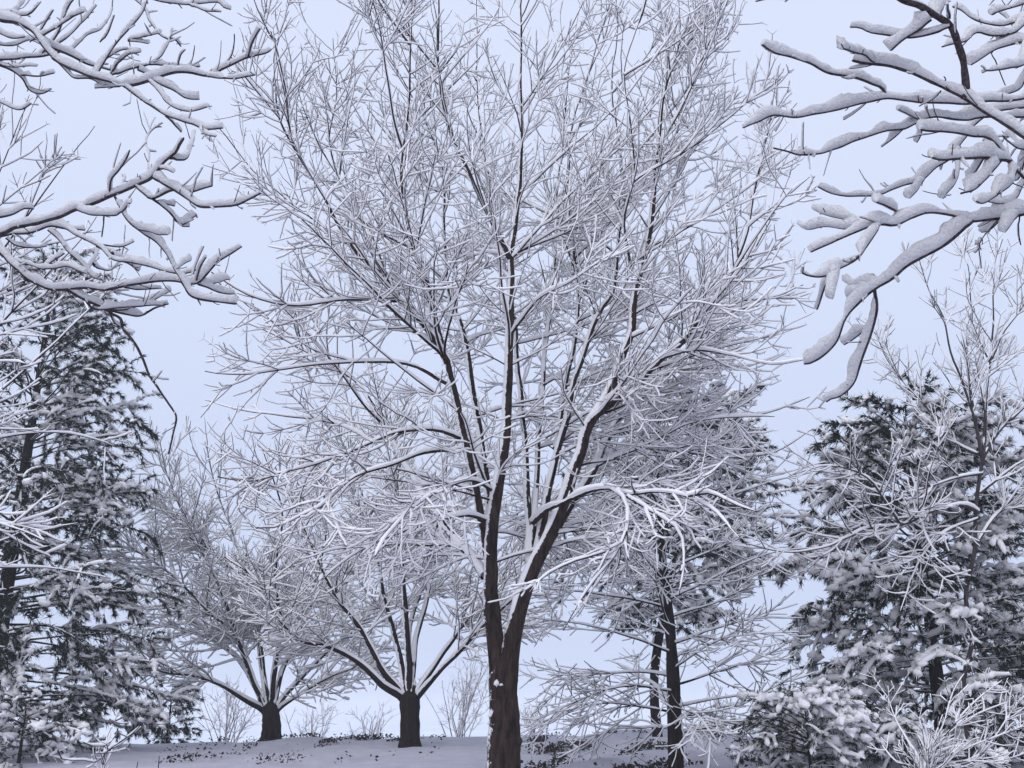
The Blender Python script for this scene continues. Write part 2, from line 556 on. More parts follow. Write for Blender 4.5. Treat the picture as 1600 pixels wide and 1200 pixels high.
zs = [at(800, y, MY)[2] for y in (1000, 940, 850, 760, 700, 600, 500, 400, 300, 200, 100, 0, -80, -160)]
rs = np.array([250, 330, 400, 450, 480, 495, 495, 490, 480, 465, 425, 330, 210, 60]) * MY * 1.02 / F * 1.04
m_in = crown_outline(mbase, zs, rs)
Y = MY
LM = [
    # left stem and its leader
    (P3([(785, 1115), (780, 1050), (774, 992), (766, 930), (767, 870), (769, 810), (778, 755), (787, 690), (792, 610), (796, 530), (798, 450), (798, 400)], Y, -0.2), 0.128, 0.042, dict(tmin=0.33, dens=0.9)),
    (P3([(798, 405), (806, 340), (812, 270), (815, 200), (813, 130), (814, 60), (812, -30), (812, -120)], Y - 0.2, 0.1), 0.045, 0.010, dict(tmin=0.08)),
    (P3([(797, 405), (770, 350), (745, 300), (725, 250), (702, 205), (690, 150), (684, 90), (686, 10), (684, -70)], Y - 0.2, -0.8), 0.042, 0.009, dict(tmin=0.08)),
    # left limbs
    (P3([(765, 880), (752, 810), (738, 740), (722, 670), (708, 605), (699, 565), (683, 510), (670, 450), (652, 405), (640, 365), (628, 310), (628, 240), (640, 150), (640, 50), (644, -40)], Y, -1.4), 0.062, 0.008, dict(tmin=0.25)),
    (P3([(700, 567), (680, 535), (650, 495), (618, 463), (598, 430), (563, 400), (530, 353), (512, 320), (490, 280), (466, 240), (449, 210), (433, 172), (427, 120), (430, 60)], Y - 0.7, -0.9), 0.045, 0.007, dict(tmin=0.15)),
    (P3([(768, 840), (760, 760), (750, 680), (740, 617), (730, 550), (718, 505), (702, 465), (697, 415), (693, 350), (690, 260), (655, 170), (610, 90), (590, 20)], Y, 0.9), 0.06, 0.008, dict(tmin=0.25)),
    (P3([(757, 900), (735, 868), (708, 840), (670, 790), (630, 720), (590, 650), (560, 600), (530, 575), (480, 538), (433, 508), (380, 470), (340, 420)], Y, 2.2), 0.06, 0.008, dict(tmin=0.25)),
    (P3([(606, 440), (580, 370), (562, 330), (535, 300), (515, 220), (525, 140), (520, 60)], Y - 1.1, 0.6), 0.026, 0.007, dict(tmin=0.1)),
    # drooping left boughs
    (P3([(735, 690), (683, 673), (627, 675), (583, 690), (520, 716), (450, 738), (390, 752), (340, 745)], Y - 0.2, -1.6), 0.030, 0.007, dict(tmin=0.12, droop=0.9, dens=1.2, slen=0.75, snow=1.0)),
    (P3([(740, 700), (667, 707), (617, 723), (550, 750), (500, 790), (440, 820), (400, 825)], Y - 0.2, -2.6), 0.030, 0.007, dict(tmin=0.12, droop=1.0, dens=1.25, slen=0.75)),
    (P3([(765, 815), (740, 806), (708, 808), (660, 820), (600, 842), (550, 868), (505, 905)], Y, -2.0), 0.028, 0.006, dict(tmin=0.1, droop=1.0, dens=1.25, slen=0.62)),
    (P3([(772, 770), (740, 752), (700, 760), (650, 790), (610, 830), (585, 870)], Y, -2.9), 0.024, 0.006, dict(tmin=0.15, droop=1.0, dens=1.1, slen=0.5)),
    (P3([(700, 600), (640, 570), (560, 565), (470, 572), (390, 585), (320, 580)], Y - 0.6, -0.5), 0.026, 0.006, dict(tmin=0.15, droop=0.7, dens=1.2, slen=0.7)),
    (P3([(620, 470), (540, 470), (460, 478), (390, 462), (330, 425)], Y - 1.0, -0.9), 0.022, 0.006, dict(tmin=0.15, droop=0.5, dens=1.1, slen=0.6)),
    (P3([(585, 690), (520, 660), (440, 650), (370, 640), (320, 625)], Y + 0.9, 1.2), 0.024, 0.006, dict(tmin=0.1, droop=0.6, dens=1.1, slen=0.7)),
    # right stem and limbs
    (P3([(788, 1125), (794, 1050), (802, 992), (819, 925), (836, 880), (855, 840), (880, 785), (905, 715), (918, 668), (950, 617), (967, 567), (986, 517), (989, 480), (995, 443), (1007, 400), (1017, 350), (1021, 300), (1028, 220), (1040, 140), (1062, 60), (1060, -10)], Y, -0.6), 0.132, 0.008, dict(tmin=0.3)),
    (P3([(925, 655), (957, 627), (997, 597), (1033, 560), (1062, 535), (1100, 490), (1135, 440), (1165, 370), (1180, 290), (1200, 200), (1212, 120)], Y - 0.3, -0.7), 0.048, 0.007, dict(tmin=0.2)),
    (P3([(862, 838), (883, 800), (927, 733), (943, 697), (970, 650), (1010, 600), (1060, 545), (1110, 480), (1160, 420), (1200, 350), (1235, 270)], Y, 1.9), 0.07, 0.008, dict(tmin=0.35)),
    (P3([(838, 870), (857, 765), (868, 715), (883, 657), (893, 607), (910, 557), (927, 510), (943, 475), (957, 455), (966, 380), (975, 300), (965, 210), (955, 130), (965, 50), (960, -40)], Y, 0.9), 0.06, 0.008, dict(tmin=0.3)),
    (P3([(868, 700), (880, 620), (893, 557), (902, 500), (903, 450), (895, 380), (888, 290), (893, 200), (915, 130), (950, 40), (960, -50)], Y + 0.5, 0.8), 0.040, 0.007, dict(tmin=0.2)),
    (P3([(828, 880), (825, 800), (820, 690), (810, 590), (800, 480), (778, 370), (760, 260), (745, 150), (745, 40), (740, -60)], Y, 2.6), 0.055, 0.008, dict(tmin=0.35)),
    (P3([(830, 875), (836, 790), (842, 685), (849, 577), (858, 490), (866, 400), (870, 300), (880, 200), (890, 100), (905, 10)], Y, 3.0), 0.05, 0.008, dict(tmin=0.35)),
    (P3([(985, 420), (975, 350), (990, 270), (985, 190), (975, 110), (1000, 30)], Y - 0.45, -0.7), 0.026, 0.007, dict(tmin=0.1)),
    (P3([(1020, 340), (1050, 290), (1085, 220), (1110, 150), (1130, 90)], Y - 0.5, 0.9), 0.022, 0.006, dict(tmin=0.1)),
    (P3([(800, 520), (830, 480), (850, 460), (890, 440), (950, 400)], Y - 0.2, -1.4), 0.024, 0.006, dict(tmin=0.15, droop=0.3)),
    (P3([(945, 690), (1000, 650), (1060, 640), (1130, 650), (1200, 645), (1265, 620)], Y + 0.8, -0.5), 0.028, 0.006, dict(tmin=0.15, droop=0.8, dens=1.3, slen=0.75)),
    (P3([(1033, 560), (1090, 545), (1150, 555), (1210, 570), (1265, 560)], Y - 0.7, -1.2), 0.024, 0.006, dict(tmin=0.1, droop=0.6, dens=1.3, slen=0.7)),
    (P3([(1100, 490), (1150, 470), (1205, 465), (1255, 445)], Y - 0.6, 0.6), 0.020, 0.006, dict(tmin=0.1, droop=0.4, dens=1.2, slen=0.65)),
    (P3([(930, 720), (990, 700), (1060, 705), (1140, 715), (1210, 705), (1270, 670)], Y + 0.8, 0.6), 0.028, 0.006, dict(tmin=0.15, droop=0.9, dens=1.3, slen=0.7)),
    # the big arching bough that hangs down nearest on the right
    (P3([(833, 815), (858, 796), (883, 783), (927, 764), (957, 763), (985, 772), (1030, 768), (1075, 775), (1120, 800), (1155, 840)], Y, -3.0), 0.045, 0.008, dict(tmin=0.3, droop=1.0, dens=1.5, slen=0.62, snow=1.0, tsnow=0.95)),
    (P3([(957, 763), (978, 785), (981, 830), (965, 855), (930, 868), (890, 880), (850, 900), (828, 925)], Y - 1.75, -0.7), 0.024, 0.006, dict(tmin=0.25, droop=1.0, dens=1.3, slen=0.38, tsnow=0.95)),
    (P3([(980, 775), (1020, 800), (1060, 830), (1068, 880), (1060, 930)], Y - 1.9, -0.6), 0.022, 0.006, dict(tmin=0.1, droop=1.0, dens=1.3, slen=0.42, tsnow=0.95)),
    (P3([(1075, 775), (1110, 770), (1150, 790), (1185, 800)], Y - 2.6, -0.2), 0.018, 0.005, dict(tmin=0.1, droop=0.9, dens=1.3, slen=0.5, tsnow=0.95)),
    (P3([(978, 830), (960, 870), (930, 905), (905, 940), (880, 985)], Y - 2.1, -0.3), 0.014, 0.005, dict(tmin=0.1, droop=1.0, dens=1.2, slen=0.35, tsnow=0.95)),
]
def extra_boughs(limbs, src, axis, n, z0, z1, rng, ln=(1.3, 2.6), r=0.018, rise=0.0):
    """side boughs that fill the crown all round, hanging lower down and rising higher up"""
    out = []
    for k in range(n):
        z = z0 + (z1 - z0) * ((k + rng.uniform(0, 1)) / n) ** 1.1
        pts = limbs[src[k % len(src)]][0]
        zz = np.clip(z, pts[:, 2].min() + 0.05, pts[:, 2].max() - 0.05)
        p = np.array([np.interp(zz, pts[:, 2], pts[:, j]) for j in range(3)])
        out_dir = p[:2] - axis[:2]
        az = math.atan2(out_dir[1], out_dir[0]) + rng.normal(0, 0.9) if np.hypot(*out_dir) > 0.35 else k * 2.4
        hf = np.clip((zz - z0) / (z1 - z0), 0, 1)
        el = 0.15 + 0.65 * hf + rise
        d = np.array([[math.cos(az) * math.cos(el), math.sin(az) * math.cos(el), math.sin(el)]])
        L = np.array([rng.uniform(*ln)])
        pth = grow(p[None], d, L, 8, rng, 0.06, 0.01, (-0.13 * (1 - hf) + 0.03) if not rise else 0.06)
        pth, _ = clip_len(pth, m_in)
        out.append((pth[0], r * rng.uniform(0.8, 1.25), 0.006, dict(tmin=0.12, droop=float(1.0 - 0.9 * hf) if not rise else 0.0, slen=0.72, dens=1.0)))
    return out
LM += extra_boughs(LM, [0, 3, 4, 5, 6, 15, 16, 17, 18, 19, 20, 21], mbase, 64, 3.2, 8.2, rng)
LM += extra_boughs(LM, [1, 2, 3, 4, 5, 15, 16, 17, 18, 19, 20, 21, 22], mbase, 54, 5.5, 11.0, rng, (1.4, 2.6), 0.013, 0.12)
limb_tree(maple, LM, rng, m_in, M_BARK, M_TWIG, M_SNOW, sec=(0.19, 1.4), ter=(0.098, 0.48), spur=(0.26, 0.065), droop_z=(4.0, 7.5), wob=0.08, seg=(8, 4, 1), sides=(4, 3, 3), ssides=(5, 4, 3), amount=0.0190, power=0.85, twig_r=(0.0095, 0.0037, 0.0025))

# ---- generic round maple from traced limbs
def side_maple(px, pyb, Y, label, limbs, rtrunk, zenv, seed, fork, group=None, **kw):
    rng = np.random.default_rng(seed)
    b = at(px, pyb, Y)
    base = np.array([b[0], Y, float(ground_z(b[0], Y))])
    root = thing("maple_tree", base, label, "tree", group)
    a = Acc()
    tp = np.vstack([[base + [0, 0, -0.2]], [base + [0, 0, 0.25]], [at(fork[0], fork[1] + 6, Y)], [at(fork[0], fork[1] - 10, Y)]])
    P = curve(tp, 22)[None]
    zt = P[0, :, 2] - base[2]
    R = (rtrunk * 0.92 * (1 + 0.25 * np.exp(-np.clip(zt, 0, None) / 0.12)) + 0.0 * zt)[None]
    R[0] *= np.clip(np.linspace(7.0, 0.2, 22), 0, 1)
    wood(a, P, R, 14, 0.03, rng)
    a.build("trunk", M_TRUNK_FAR, root)
    zs = [at(px, y, Y)[2] for y, _ in zenv]
    rs = [r * Y / F for _, r in zenv]
    heart = np.array(at(fork[0], fork[1] + 32, Y))
    limbs = [(np.vstack([[heart], l[0]]), *l[1:]) for l in limbs]        # limbs are rooted inside the trunk
    limb_tree(root, limbs, rng, crown_outline(base, zs, rs), M_BARK_FAR, M_TWIG, M_SNOW, **kw)
    return root, base

far_kw = dict(wob=0.11, power=0.8, sec=(0.092, 1.9), ter=(0.103, 0.54), spur=(0.0, 0.2), seg=(6, 4, 1), twig_r=(0.010, 0.0045, 0.0032), amount=0.032, limb_amount=0.055, sides=(3, 3, 3), ssides=(4, 3, 3), droop_z=(2.5, 6.5))
Y2 = 20.0
side_maple(640, 1172, Y2, "middle maple with a short dark trunk splitting into eight spreading limbs", [
    (P3([(628, 1090), (600, 1072), (560, 1035), (510, 1010), (470, 1000), (430, 960), (400, 905), (350, 870)], Y2, -1.0), 0.10, 0.01),
    (P3([(628, 1085), (600, 1050), (565, 985), (525, 930), (490, 860), (460, 790), (430, 730)], Y2, -0.6), 0.10, 0.01),
    (P3([(634, 1080), (620, 1010), (600, 930), (585, 860), (570, 790), (550, 720), (540, 660)], Y2, 0.8), 0.09, 0.01),
    (P3([(640, 1080), (636, 1000), (630, 910), (622, 830), (620, 740), (610, 650)], Y2, -0.8), 0.10, 0.01),
    (P3([(642, 1075), (650, 1000), (668, 930), (670, 870), (690, 790), (700, 700), (710, 640)], Y2, 1.4), 0.08, 0.01),
    (P3([(645, 1075), (640, 980), (690, 850), (740, 760), (770, 690)], Y2, 2.2), 0.08, 0.01),
    (P3([(650, 1085), (680, 1040), (710, 995), (745, 950), (790, 890), (830, 830), (850, 780)], Y2, 0.9), 0.075, 0.01),
    (P3([(652, 1090), (690, 1045), (725, 1010), (757, 975), (810, 930), (860, 890), (890, 860)], Y2, -0.9), 0.08, 0.01),
], 0.20, [(1090, 60), (1040, 200), (960, 270), (850, 285), (750, 280), (650, 250), (590, 200), (540, 60)], 21, (640, 1085), tmin=0.3, **far_kw)
Y3 = 23.0
side_maple(423, 1156, Y3, "low wide maple on the bank edge with a stout trunk and fan of limbs", [
    (P3([(412, 1110), (385, 1095), (345, 1070), (300, 1055), (250, 1048), (200, 1020)], Y3, -1.0), 0.10, 0.01, dict(droop=0.6)),
    (P3([(413, 1105), (395, 1060), (372, 1000), (355, 950), (330, 890), (290, 830), (250, 780)], Y3, -0.4), 0.10, 0.01),
    (P3([(420, 1100), (408, 1040), (402, 985), (395, 930), (370, 850), (340, 770), (320, 690)], Y3, 0.8), 0.085, 0.01),
    (P3([(424, 1100), (430, 1040), (438, 980), (430, 900), (440, 800), (410, 700)], Y3, -0.9), 0.09, 0.01),
    (P3([(428, 1100), (440, 1050), (462, 1000), (480, 950), (500, 880), (510, 800), (490, 700)], Y3, 1.6), 0.08, 0.01),
    (P3([(433, 1105), (455, 1075), (490, 1040), (520, 1010), (560, 980), (600, 930)], Y3, 0.5), 0.08, 0.01),
    (P3([(433, 1110), (470, 1085), (510, 1060), (550, 1045), (600, 1040)], Y3, -1.3), 0.06, 0.01, dict(droop=0.7)),
    (P3([(415, 1105), (380, 1040), (330, 990), (270, 950), (210, 910), (160, 870)], Y3, 1.2), 0.085, 0.01, dict(droop=0.4)),
    (P3([(372, 1000), (330, 960), (270, 900), (210, 860), (150, 850)], Y3 - 0.2, -1.8), 0.06, 0.01, dict(droop=0.6)),
    (P3([(395, 930), (350, 880), (300, 830), (260, 740), (250, 690)], Y3 + 0.2, -1.2), 0.05, 0.01),
], 0.21, [(1110, 60), (1060, 230), (960, 290), (850, 295), (750, 285), (670, 250), (600, 180), (550, 50)], 31, (423, 1105), tmin=0.25, **far_kw)

# ---- maple whose trunk stands just outside the view on the left
YL = 10.0
xl = -7.55
zl = float(ground_z(xl, YL))
lb = np.array([xl, YL, zl])
rng = np.random.default_rng(41)
lm = thing("maple_tree", lb, "maple with fine twigs and low drooping boughs before the snowy pine", "tree")
a = Acc(); P = curve([lb + [0, 0, -0.2], lb + [0, 0, 1.0], lb + [0.05, 0, 2.2], lb + [0.1, 0, 2.6]], 18)[None]
wood(a, P, np.linspace(0.2, 0.14, 18)[None], 12, 0.03, rng); a.build("trunk", M_BARK_FAR, lm)
LL = []
for az, el, ln, z0, dr in ((0.2, 1.15, 6.0, 2.3, None), (0.9, 1.0, 5.5, 2.4, None), (-0.5, 1.0, 5.6, 2.4, None), (2.2, 1.0, 5, 2.3, None), (3.4, 1.0, 5, 2.3, None), (4.4, 1.0, 5, 2.3, None), (0.1, 0.75, 5.0, 2.5, None),
                           (0.45, 0.35, 3.3, 2.6, 1.0), (-0.15, 0.30, 3.4, 2.8, 1.0), (-0.6, 0.3, 3.6, 2.5, 1.0), (0.15, 0.5, 3.4, 3.3, 0.8), (-0.35, 0.55, 3.6, 3.4, 0.8), (-0.9, 0.4, 3.2, 2.6, 1.0)):
    s = lb + [0.08 * math.cos(az), 0.08 * math.sin(az), z0 - 0.2]
    d = np.array([[math.cos(az) * math.cos(el), math.sin(az) * math.cos(el), math.sin(el)]])
    pth = grow(s[None], d, np.array([ln]), 9, rng, 0.05, -0.03 if dr else 0.04, -0.13 if dr else 0.05)[0]
    LL.append((pth, 0.028 if dr else 0.040, 0.004, dict(droop=dr, slen=0.7, dens=1.1, tsnow=1.15) if dr else {}))
limb_tree(lm, LL, rng, crown_outline(lb, [1.5, 2.2, 3.2, 5, 6.5, 8.0, 9.5], [2.2, 3.3, 3.4, 3.4, 3.3, 3.1, 2.4]), M_BARK_FAR, M_TWIG, M_SNOW,
          sec=(0.30, 1.3), ter=(0.14, 0.42), spur=(0.3, 0.09), droop_z=(3, 6.5), seg=(8, 4, 1), sides=(4, 3, 3), ssides=(5, 4, 3), amount=0.020, twig_r=(0.010, 0.005, 0.0035))

# ------------------------------------------------------------------ near trees leaning their branches into the top corners
def near_tree(name_label, trunk_xy, trunk_h, rtrunk, traces, conv, depth, seed, snow_h, hub_z, wide=0.34, offs=None, upv=ZZ):
    """traces: list of limbs; a limb is a list of strokes (w0, w1, snow, pixel path); first stroke is the limb"""
    rng = np.random.default_rng(seed)
    base = np.array([trunk_xy[0], trunk_xy[1], float(ground_z(*trunk_xy))])
    root = thing("overhanging_tree", base, name_label, "tree")
    a = Acc()
    P = curve([base + [0, 0, -0.2], base + [0.02, 0, 1.0], base + [-0.03, 0.02, trunk_h * 0.6], base + [0.05, 0, trunk_h]], 30)[None]
    zt = P[0, :, 2] - base[2]
    R = (rtrunk * (1 - 0.55 * np.clip(zt / trunk_h, 0, 1)) * (1 + 0.4 * np.exp(-np.clip(zt, 0, None) / 0.2)))[None]
    R[0, -1] = 0.01
    wood(a, P, R, 16, 0.03, rng)
    a.build("trunk", M_NEARBARK, root)
    done = []                                   # (pixel, depth) samples of everything laid so far in this limb
    for li, strokes in enumerate(traces):
        lo = None; sn = Acc(); tw = Acc(); known = []
        for si, (w0, w1, sk, path) in enumerate(strokes):
            px = [conv(p) for p in path]
            pts2 = curve(px, max(10, len(px) * 8))
            if si == 0:
                d0 = depth + (offs[li] if offs else rng.uniform(-0.3, 0.3)); d1 = d0 + rng.uniform(-0.4, 0.25)
            else:
                k = np.array(known); j = np.argmin(np.hypot(k[:, 0] - px[0][0], k[:, 1] - px[0][1]))
                d0 = k[j, 2]; d1 = d0 + rng.uniform(-0.30, 0.30)
            dd = np.linspace(d0, d1, len(pts2))
            known += [(p[0], p[1], d) for p, d in zip(pts2, dd)]
            W = np.array([at(p[0], p[1], d) for p, d in zip(pts2, dd)])
            if si == 0:                         # run the limb back to the trunk
                tz = min(max(hub_z, W[0][2] - 0.5), base[2] + trunk_h * 0.9)
                tx = np.array([base[0], base[1], tz])
                W = np.vstack([[tx], [tx * 0.55 + W[0] * 0.45 + [0, 0, 0.08]], W])
            n = max(8, int(length(W) / (0.017 if si else 0.018)))
            P = curve(W, n)[None]
            P[:, 2:-1] += 0.0022 * smooth_noise(rng, (3, n), 6).T[None, 2:-1]
            f = np.linspace(0, 1, n)
            R = (1.25 * (w0 + (w1 - w0) * f) * depth / F / 2)[None]
            if si == 0:
                R = R * (1 + 0.5 * np.clip(1 - f / 0.25, 0, 1))[None]
            P[0, -1] = P[0, -2] + 0.25 * (P[0, -1] - P[0, -2])       # blunt, broken-off looking tip
            R[0, -1] *= 0.4
            wa = Acc(); wood(wa, P, R, 9, 0.06, rng)
            if si == 0:
                lo = wa.build("limb", M_NEARBARK, root)
            else:
                wa.build("branch", M_NEARBARK, lo)
            snow(sn, P, R, snow_h * sk, 10, rng, power=0.7, lump=0.30, passes=10, gap=-1.95, wide=wide, ring=0.12, upv=upv, thin=False)
            # bud spurs
            if n > 14:
                st, d, t, r, par = shoots(P, R, 0.06, rng, 0.25, 0.97, (0.5, 1.2), opposite=False)
                ln = rng.uniform(0.012, 0.045, len(st)) * np.where(rng.uniform(0, 1, len(st)) < 0.3, 3.6, 1.0) * depth / 4
                Pq = grow(st, d, ln, 4, rng, 0.12, 0.02, 0.2)
                Rq = tip_radii(np.full(len(st), 0.0022), 0.0014, 4)
                wood(tw, Pq, Rq, 5)
                snow(sn, Pq, Rq, snow_h * 0.35, 7, rng, power=0.9, gap=-0.2)
        tw.build("twigs", M_NEARBARK, lo)["kind"] = "stuff"
        sn.build("snow", M_SNOW_NEAR, lo)["kind"] = "stuff"
    return root

cr = lambda p: (1100 + p[0] / 3.0, p[1] / 3.0)                  # notes taken on a 3x enlargement of the top right
RTR = [
    [(12, 5, 1.0, [(1750, 830), (1500, 630), (1400, 570), (1230, 465), (1100, 395), (1000, 350), (880, 310), (780, 295), (670, 290)]),
     (10, 8, 0.10, [(1222, 462), (1226, 400), (1215, 300), (1190, 200), (1150, 120), (1085, 75), (1000, 30), (930, 0), (850, -60)]),
     (5, 3, 1.0, [(1090, 80), (1120, 40), (1145, -10)]),
     (4, 3, 1.2, [(1065, 92), (1000, 140), (930, 185), (880, 225), (850, 250)]),
     (4, 2.5, 0.8, [(1150, 125), (1080, 150), (1010, 168), (950, 172), (850, 165), (780, 155), (730, 130), (665, 122)]),
     (3, 2, 0.9, [(800, 297), (760, 262), (700, 245), (655, 225)]),
     (2, 1.5, 0.1, [(1110, 430), (1060, 470), (1000, 505)]), (2, 1.5, 0.1, [(1125, 400), (1130, 370), (1128, 350)]),
     (3, 2, 0.2, [(1152, 85), (1145, 50), (1140, 20)])],
    [(6, 2.5, 1.0, [(1750, 420), (1500, 460), (1400, 475), (1280, 482), (1180, 485), (1030, 480), (950, 470), (860, 462), (760, 480), (640, 510), (520, 535), (440, 545), (320, 540), (250, 575), (165, 600)]),
     (4, 2.5, 0.95, [(860, 455), (830, 410), (790, 392), (700, 365), (600, 345), (500, 305), (400, 270), (330, 245), (250, 200)]),
     (2.2, 1.6, 0.05, [(320, 540), (270, 505), (225, 475)])],
    [(6, 2.5, 0.85, [(1700, 520), (1500, 545), (1300, 548), (1240, 560), (1150, 560), (1060, 555), (1000, 580), (940, 600), (860, 610), (760, 640), (640, 685), (540, 715), (450, 728), (400, 715), (310, 685)]),
     (3, 2, 0.8, [(940, 600), (880, 650), (820, 695)]), (2, 1.6, 0.3, [(1060, 555), (1050, 520), (1040, 490)]),
     (2.5, 1.8, 0.6, [(1020, 565), (960, 535), (900, 512)]), (2.5, 1.6, 0.5, [(1030, 580), (1015, 640), (995, 680)])],
    [(7, 3, 0.9, [(1750, 1010), (1600, 920), (1500, 830), (1420, 740), (1340, 655), (1250, 640), (1130, 615), (1000, 600)]),
     (5, 3, 0.9, [(1440, 755), (1380, 748), (1300, 742), (1180, 745), (1060, 740)]),
     (4, 2.5, 0.9, [(1390, 755), (1330, 830), (1260, 890), (1190, 915)]),
     (3, 2, 0.8, [(1310, 742), (1270, 810), (1230, 860)]),
     (3, 2, 0.9, [(1460, 785), (1440, 860), (1400, 900), (1310, 950), (1265, 935)]), (2, 1.5, 0.1, [(1470, 790), (1450, 830), (1430, 800)])],
    [(6, 2.5, 0.95, [(1700, 480), (1500, 500), (1350, 530), (1260, 590), (1220, 650), (1150, 745), (1090, 790), (1020, 845), (940, 870), (880, 890), (800, 915), (700, 918), (610, 910), (540, 880), (515, 875)]),
     (4, 2, 0.9, [(1030, 840), (1000, 890), (960, 935)]), (4, 2.5, 0.8, [(1200, 690), (1185, 830), (1140, 900), (1115, 945)])],
    [(9, 3, 1.05, [(1750, 960), (1600, 990), (1500, 1005), (1380, 1025), (1260, 1035), (1150, 1005), (1050, 1000), (980, 1020), (900, 1050), (820, 1050), (730, 1080), (650, 1110), (580, 1145), (485, 1190)]),
     (6, 3.5, 1.1, [(1260, 1035), (1150, 1125), (1050, 1185), (950, 1245), (880, 1305), (820, 1345), (760, 1385), (700, 1445), (660, 1505), (620, 1595), (560, 1665), (500, 1705), (450, 1715)]),
     (3, 2, 0.9, [(900, 990), (860, 965), (800, 935)]), (3, 2, 0.9, [(830, 1045), (740, 1050), (640, 1025), (560, 1000), (505, 975)]),
     (3, 2, 0.9, [(740, 1075), (640, 1065), (560, 1060), (480, 1075), (440, 1040)]),
     (4, 2.5, 1.0, [(820, 1055), (790, 1110), (740, 1185), (690, 1225), (640, 1255), (580, 1290), (490, 1295), (445, 1275)]),
     (3, 2, 0.4, [(590, 1290), (560, 1375), (525, 1460)]), (3, 2, 1.0, [(630, 1262), (620, 1325), (600, 1415)]),
     (4, 2.5, 1.0, [(830, 1335), (770, 1342), (700, 1340), (655, 1315)]), (3, 2, 1.0, [(790, 1365), (720, 1378), (660, 1405)]),
     (5, 3, 0.95, [(800, 1360), (805, 1445), (790, 1525), (760, 1625), (728, 1725), (715, 1775), (690, 1815), (640, 1853), (590, 1865), (565, 1895)]),
     (3, 2, 0.95, [(780, 1495), (740, 1555), (690, 1595), (640, 1625)]),
     (2, 1.5, 0.3, [(1480, 1010), (1475, 1090), (1490, 1165)]), (3, 2, 0.8, [(1400, 1025), (1350, 1070), (1290, 1090)]), (3, 2, 0.8, [(1470, 1010), (1430, 1060), (1405, 1100)]),
     (2, 1.3, 0.3, [(1380, 1030), (1320, 1095), (1295, 1140), (1290, 1190)])],
    [(5, 3, 0.9, [(1700, 60), (1500, 90), (1400, 120), (1320, 110), (1250, 80), (1200, 45), (1150, 20)]),
     (4, 2.5, 0.9, [(1530, 85), (1450, 150), (1350, 165), (1280, 155), (1230, 190), (1180, 205), (1100, 220)]),
     (2, 1.4, 0.05, [(1320, 150), (1300, 110), (1280, 40)])],
    [(5, 3, 0.9, [(1700, 170), (1500, 195), (1400, 220), (1340, 245), (1270, 290), (1240, 310)]),
     (4, 2.5, 0.9, [(1540, 190), (1500, 300), (1400, 325), (1310, 340)]), (2, 1.6, 0.1, [(1345, 245), (1380, 330), (1420, 415)]),
     (4, 2.5, 0.8, [(1530, 270), (1500, 380), (1480, 420), (1420, 445), (1330, 460)])],
    [(5, 3, 0.9, [(1700, -40), (1560, -5), (1480, 25), (1400, 50), (1340, 70)]), (3, 2, 0.8, [(1520, 10), (1450, -10), (1380, -30)]),
     (3, 2, 0.7, [(1540, 0), (1480, 130), (1400, 70), (1340, 10)])],
    [(4, 2.5, 0.9, [(1700, 700), (1560, 690), (1480, 700), (1420, 660), (1390, 620)]), (3, 2, 0.9, [(1500, 700), (1440, 640), (1400, 650)]),
     (3.5, 2, 0.9, [(1520, 690), (1480, 830), (1440, 840), (1400, 855)])],
    [(5, 2.5, 0.9, [(1720, 880), (1560, 900), (1500, 860), (1460, 930), (1400, 950), (1290, 935)])],
    [(4, 2.5, 0.2, [(900, -330), (700, -120), (500, -35), (380, -8), (310, -6), (225, 2)])],
]
near_tree("tree stretching coarse branches loaded with very thick soft snow against the sky", (3.6, 3.6), 5.2, 0.16, RTR, cr, 3.2, 51, 0.035, 2.6, offs=[-0.35, 0.15, 0.25, 0.1, 0.3, -0.1, 0.3, 0.35, 0.45, 0.3, 0.4, 0.2], upv=norm(np.array([-0.38, -0.1, 1.0])))

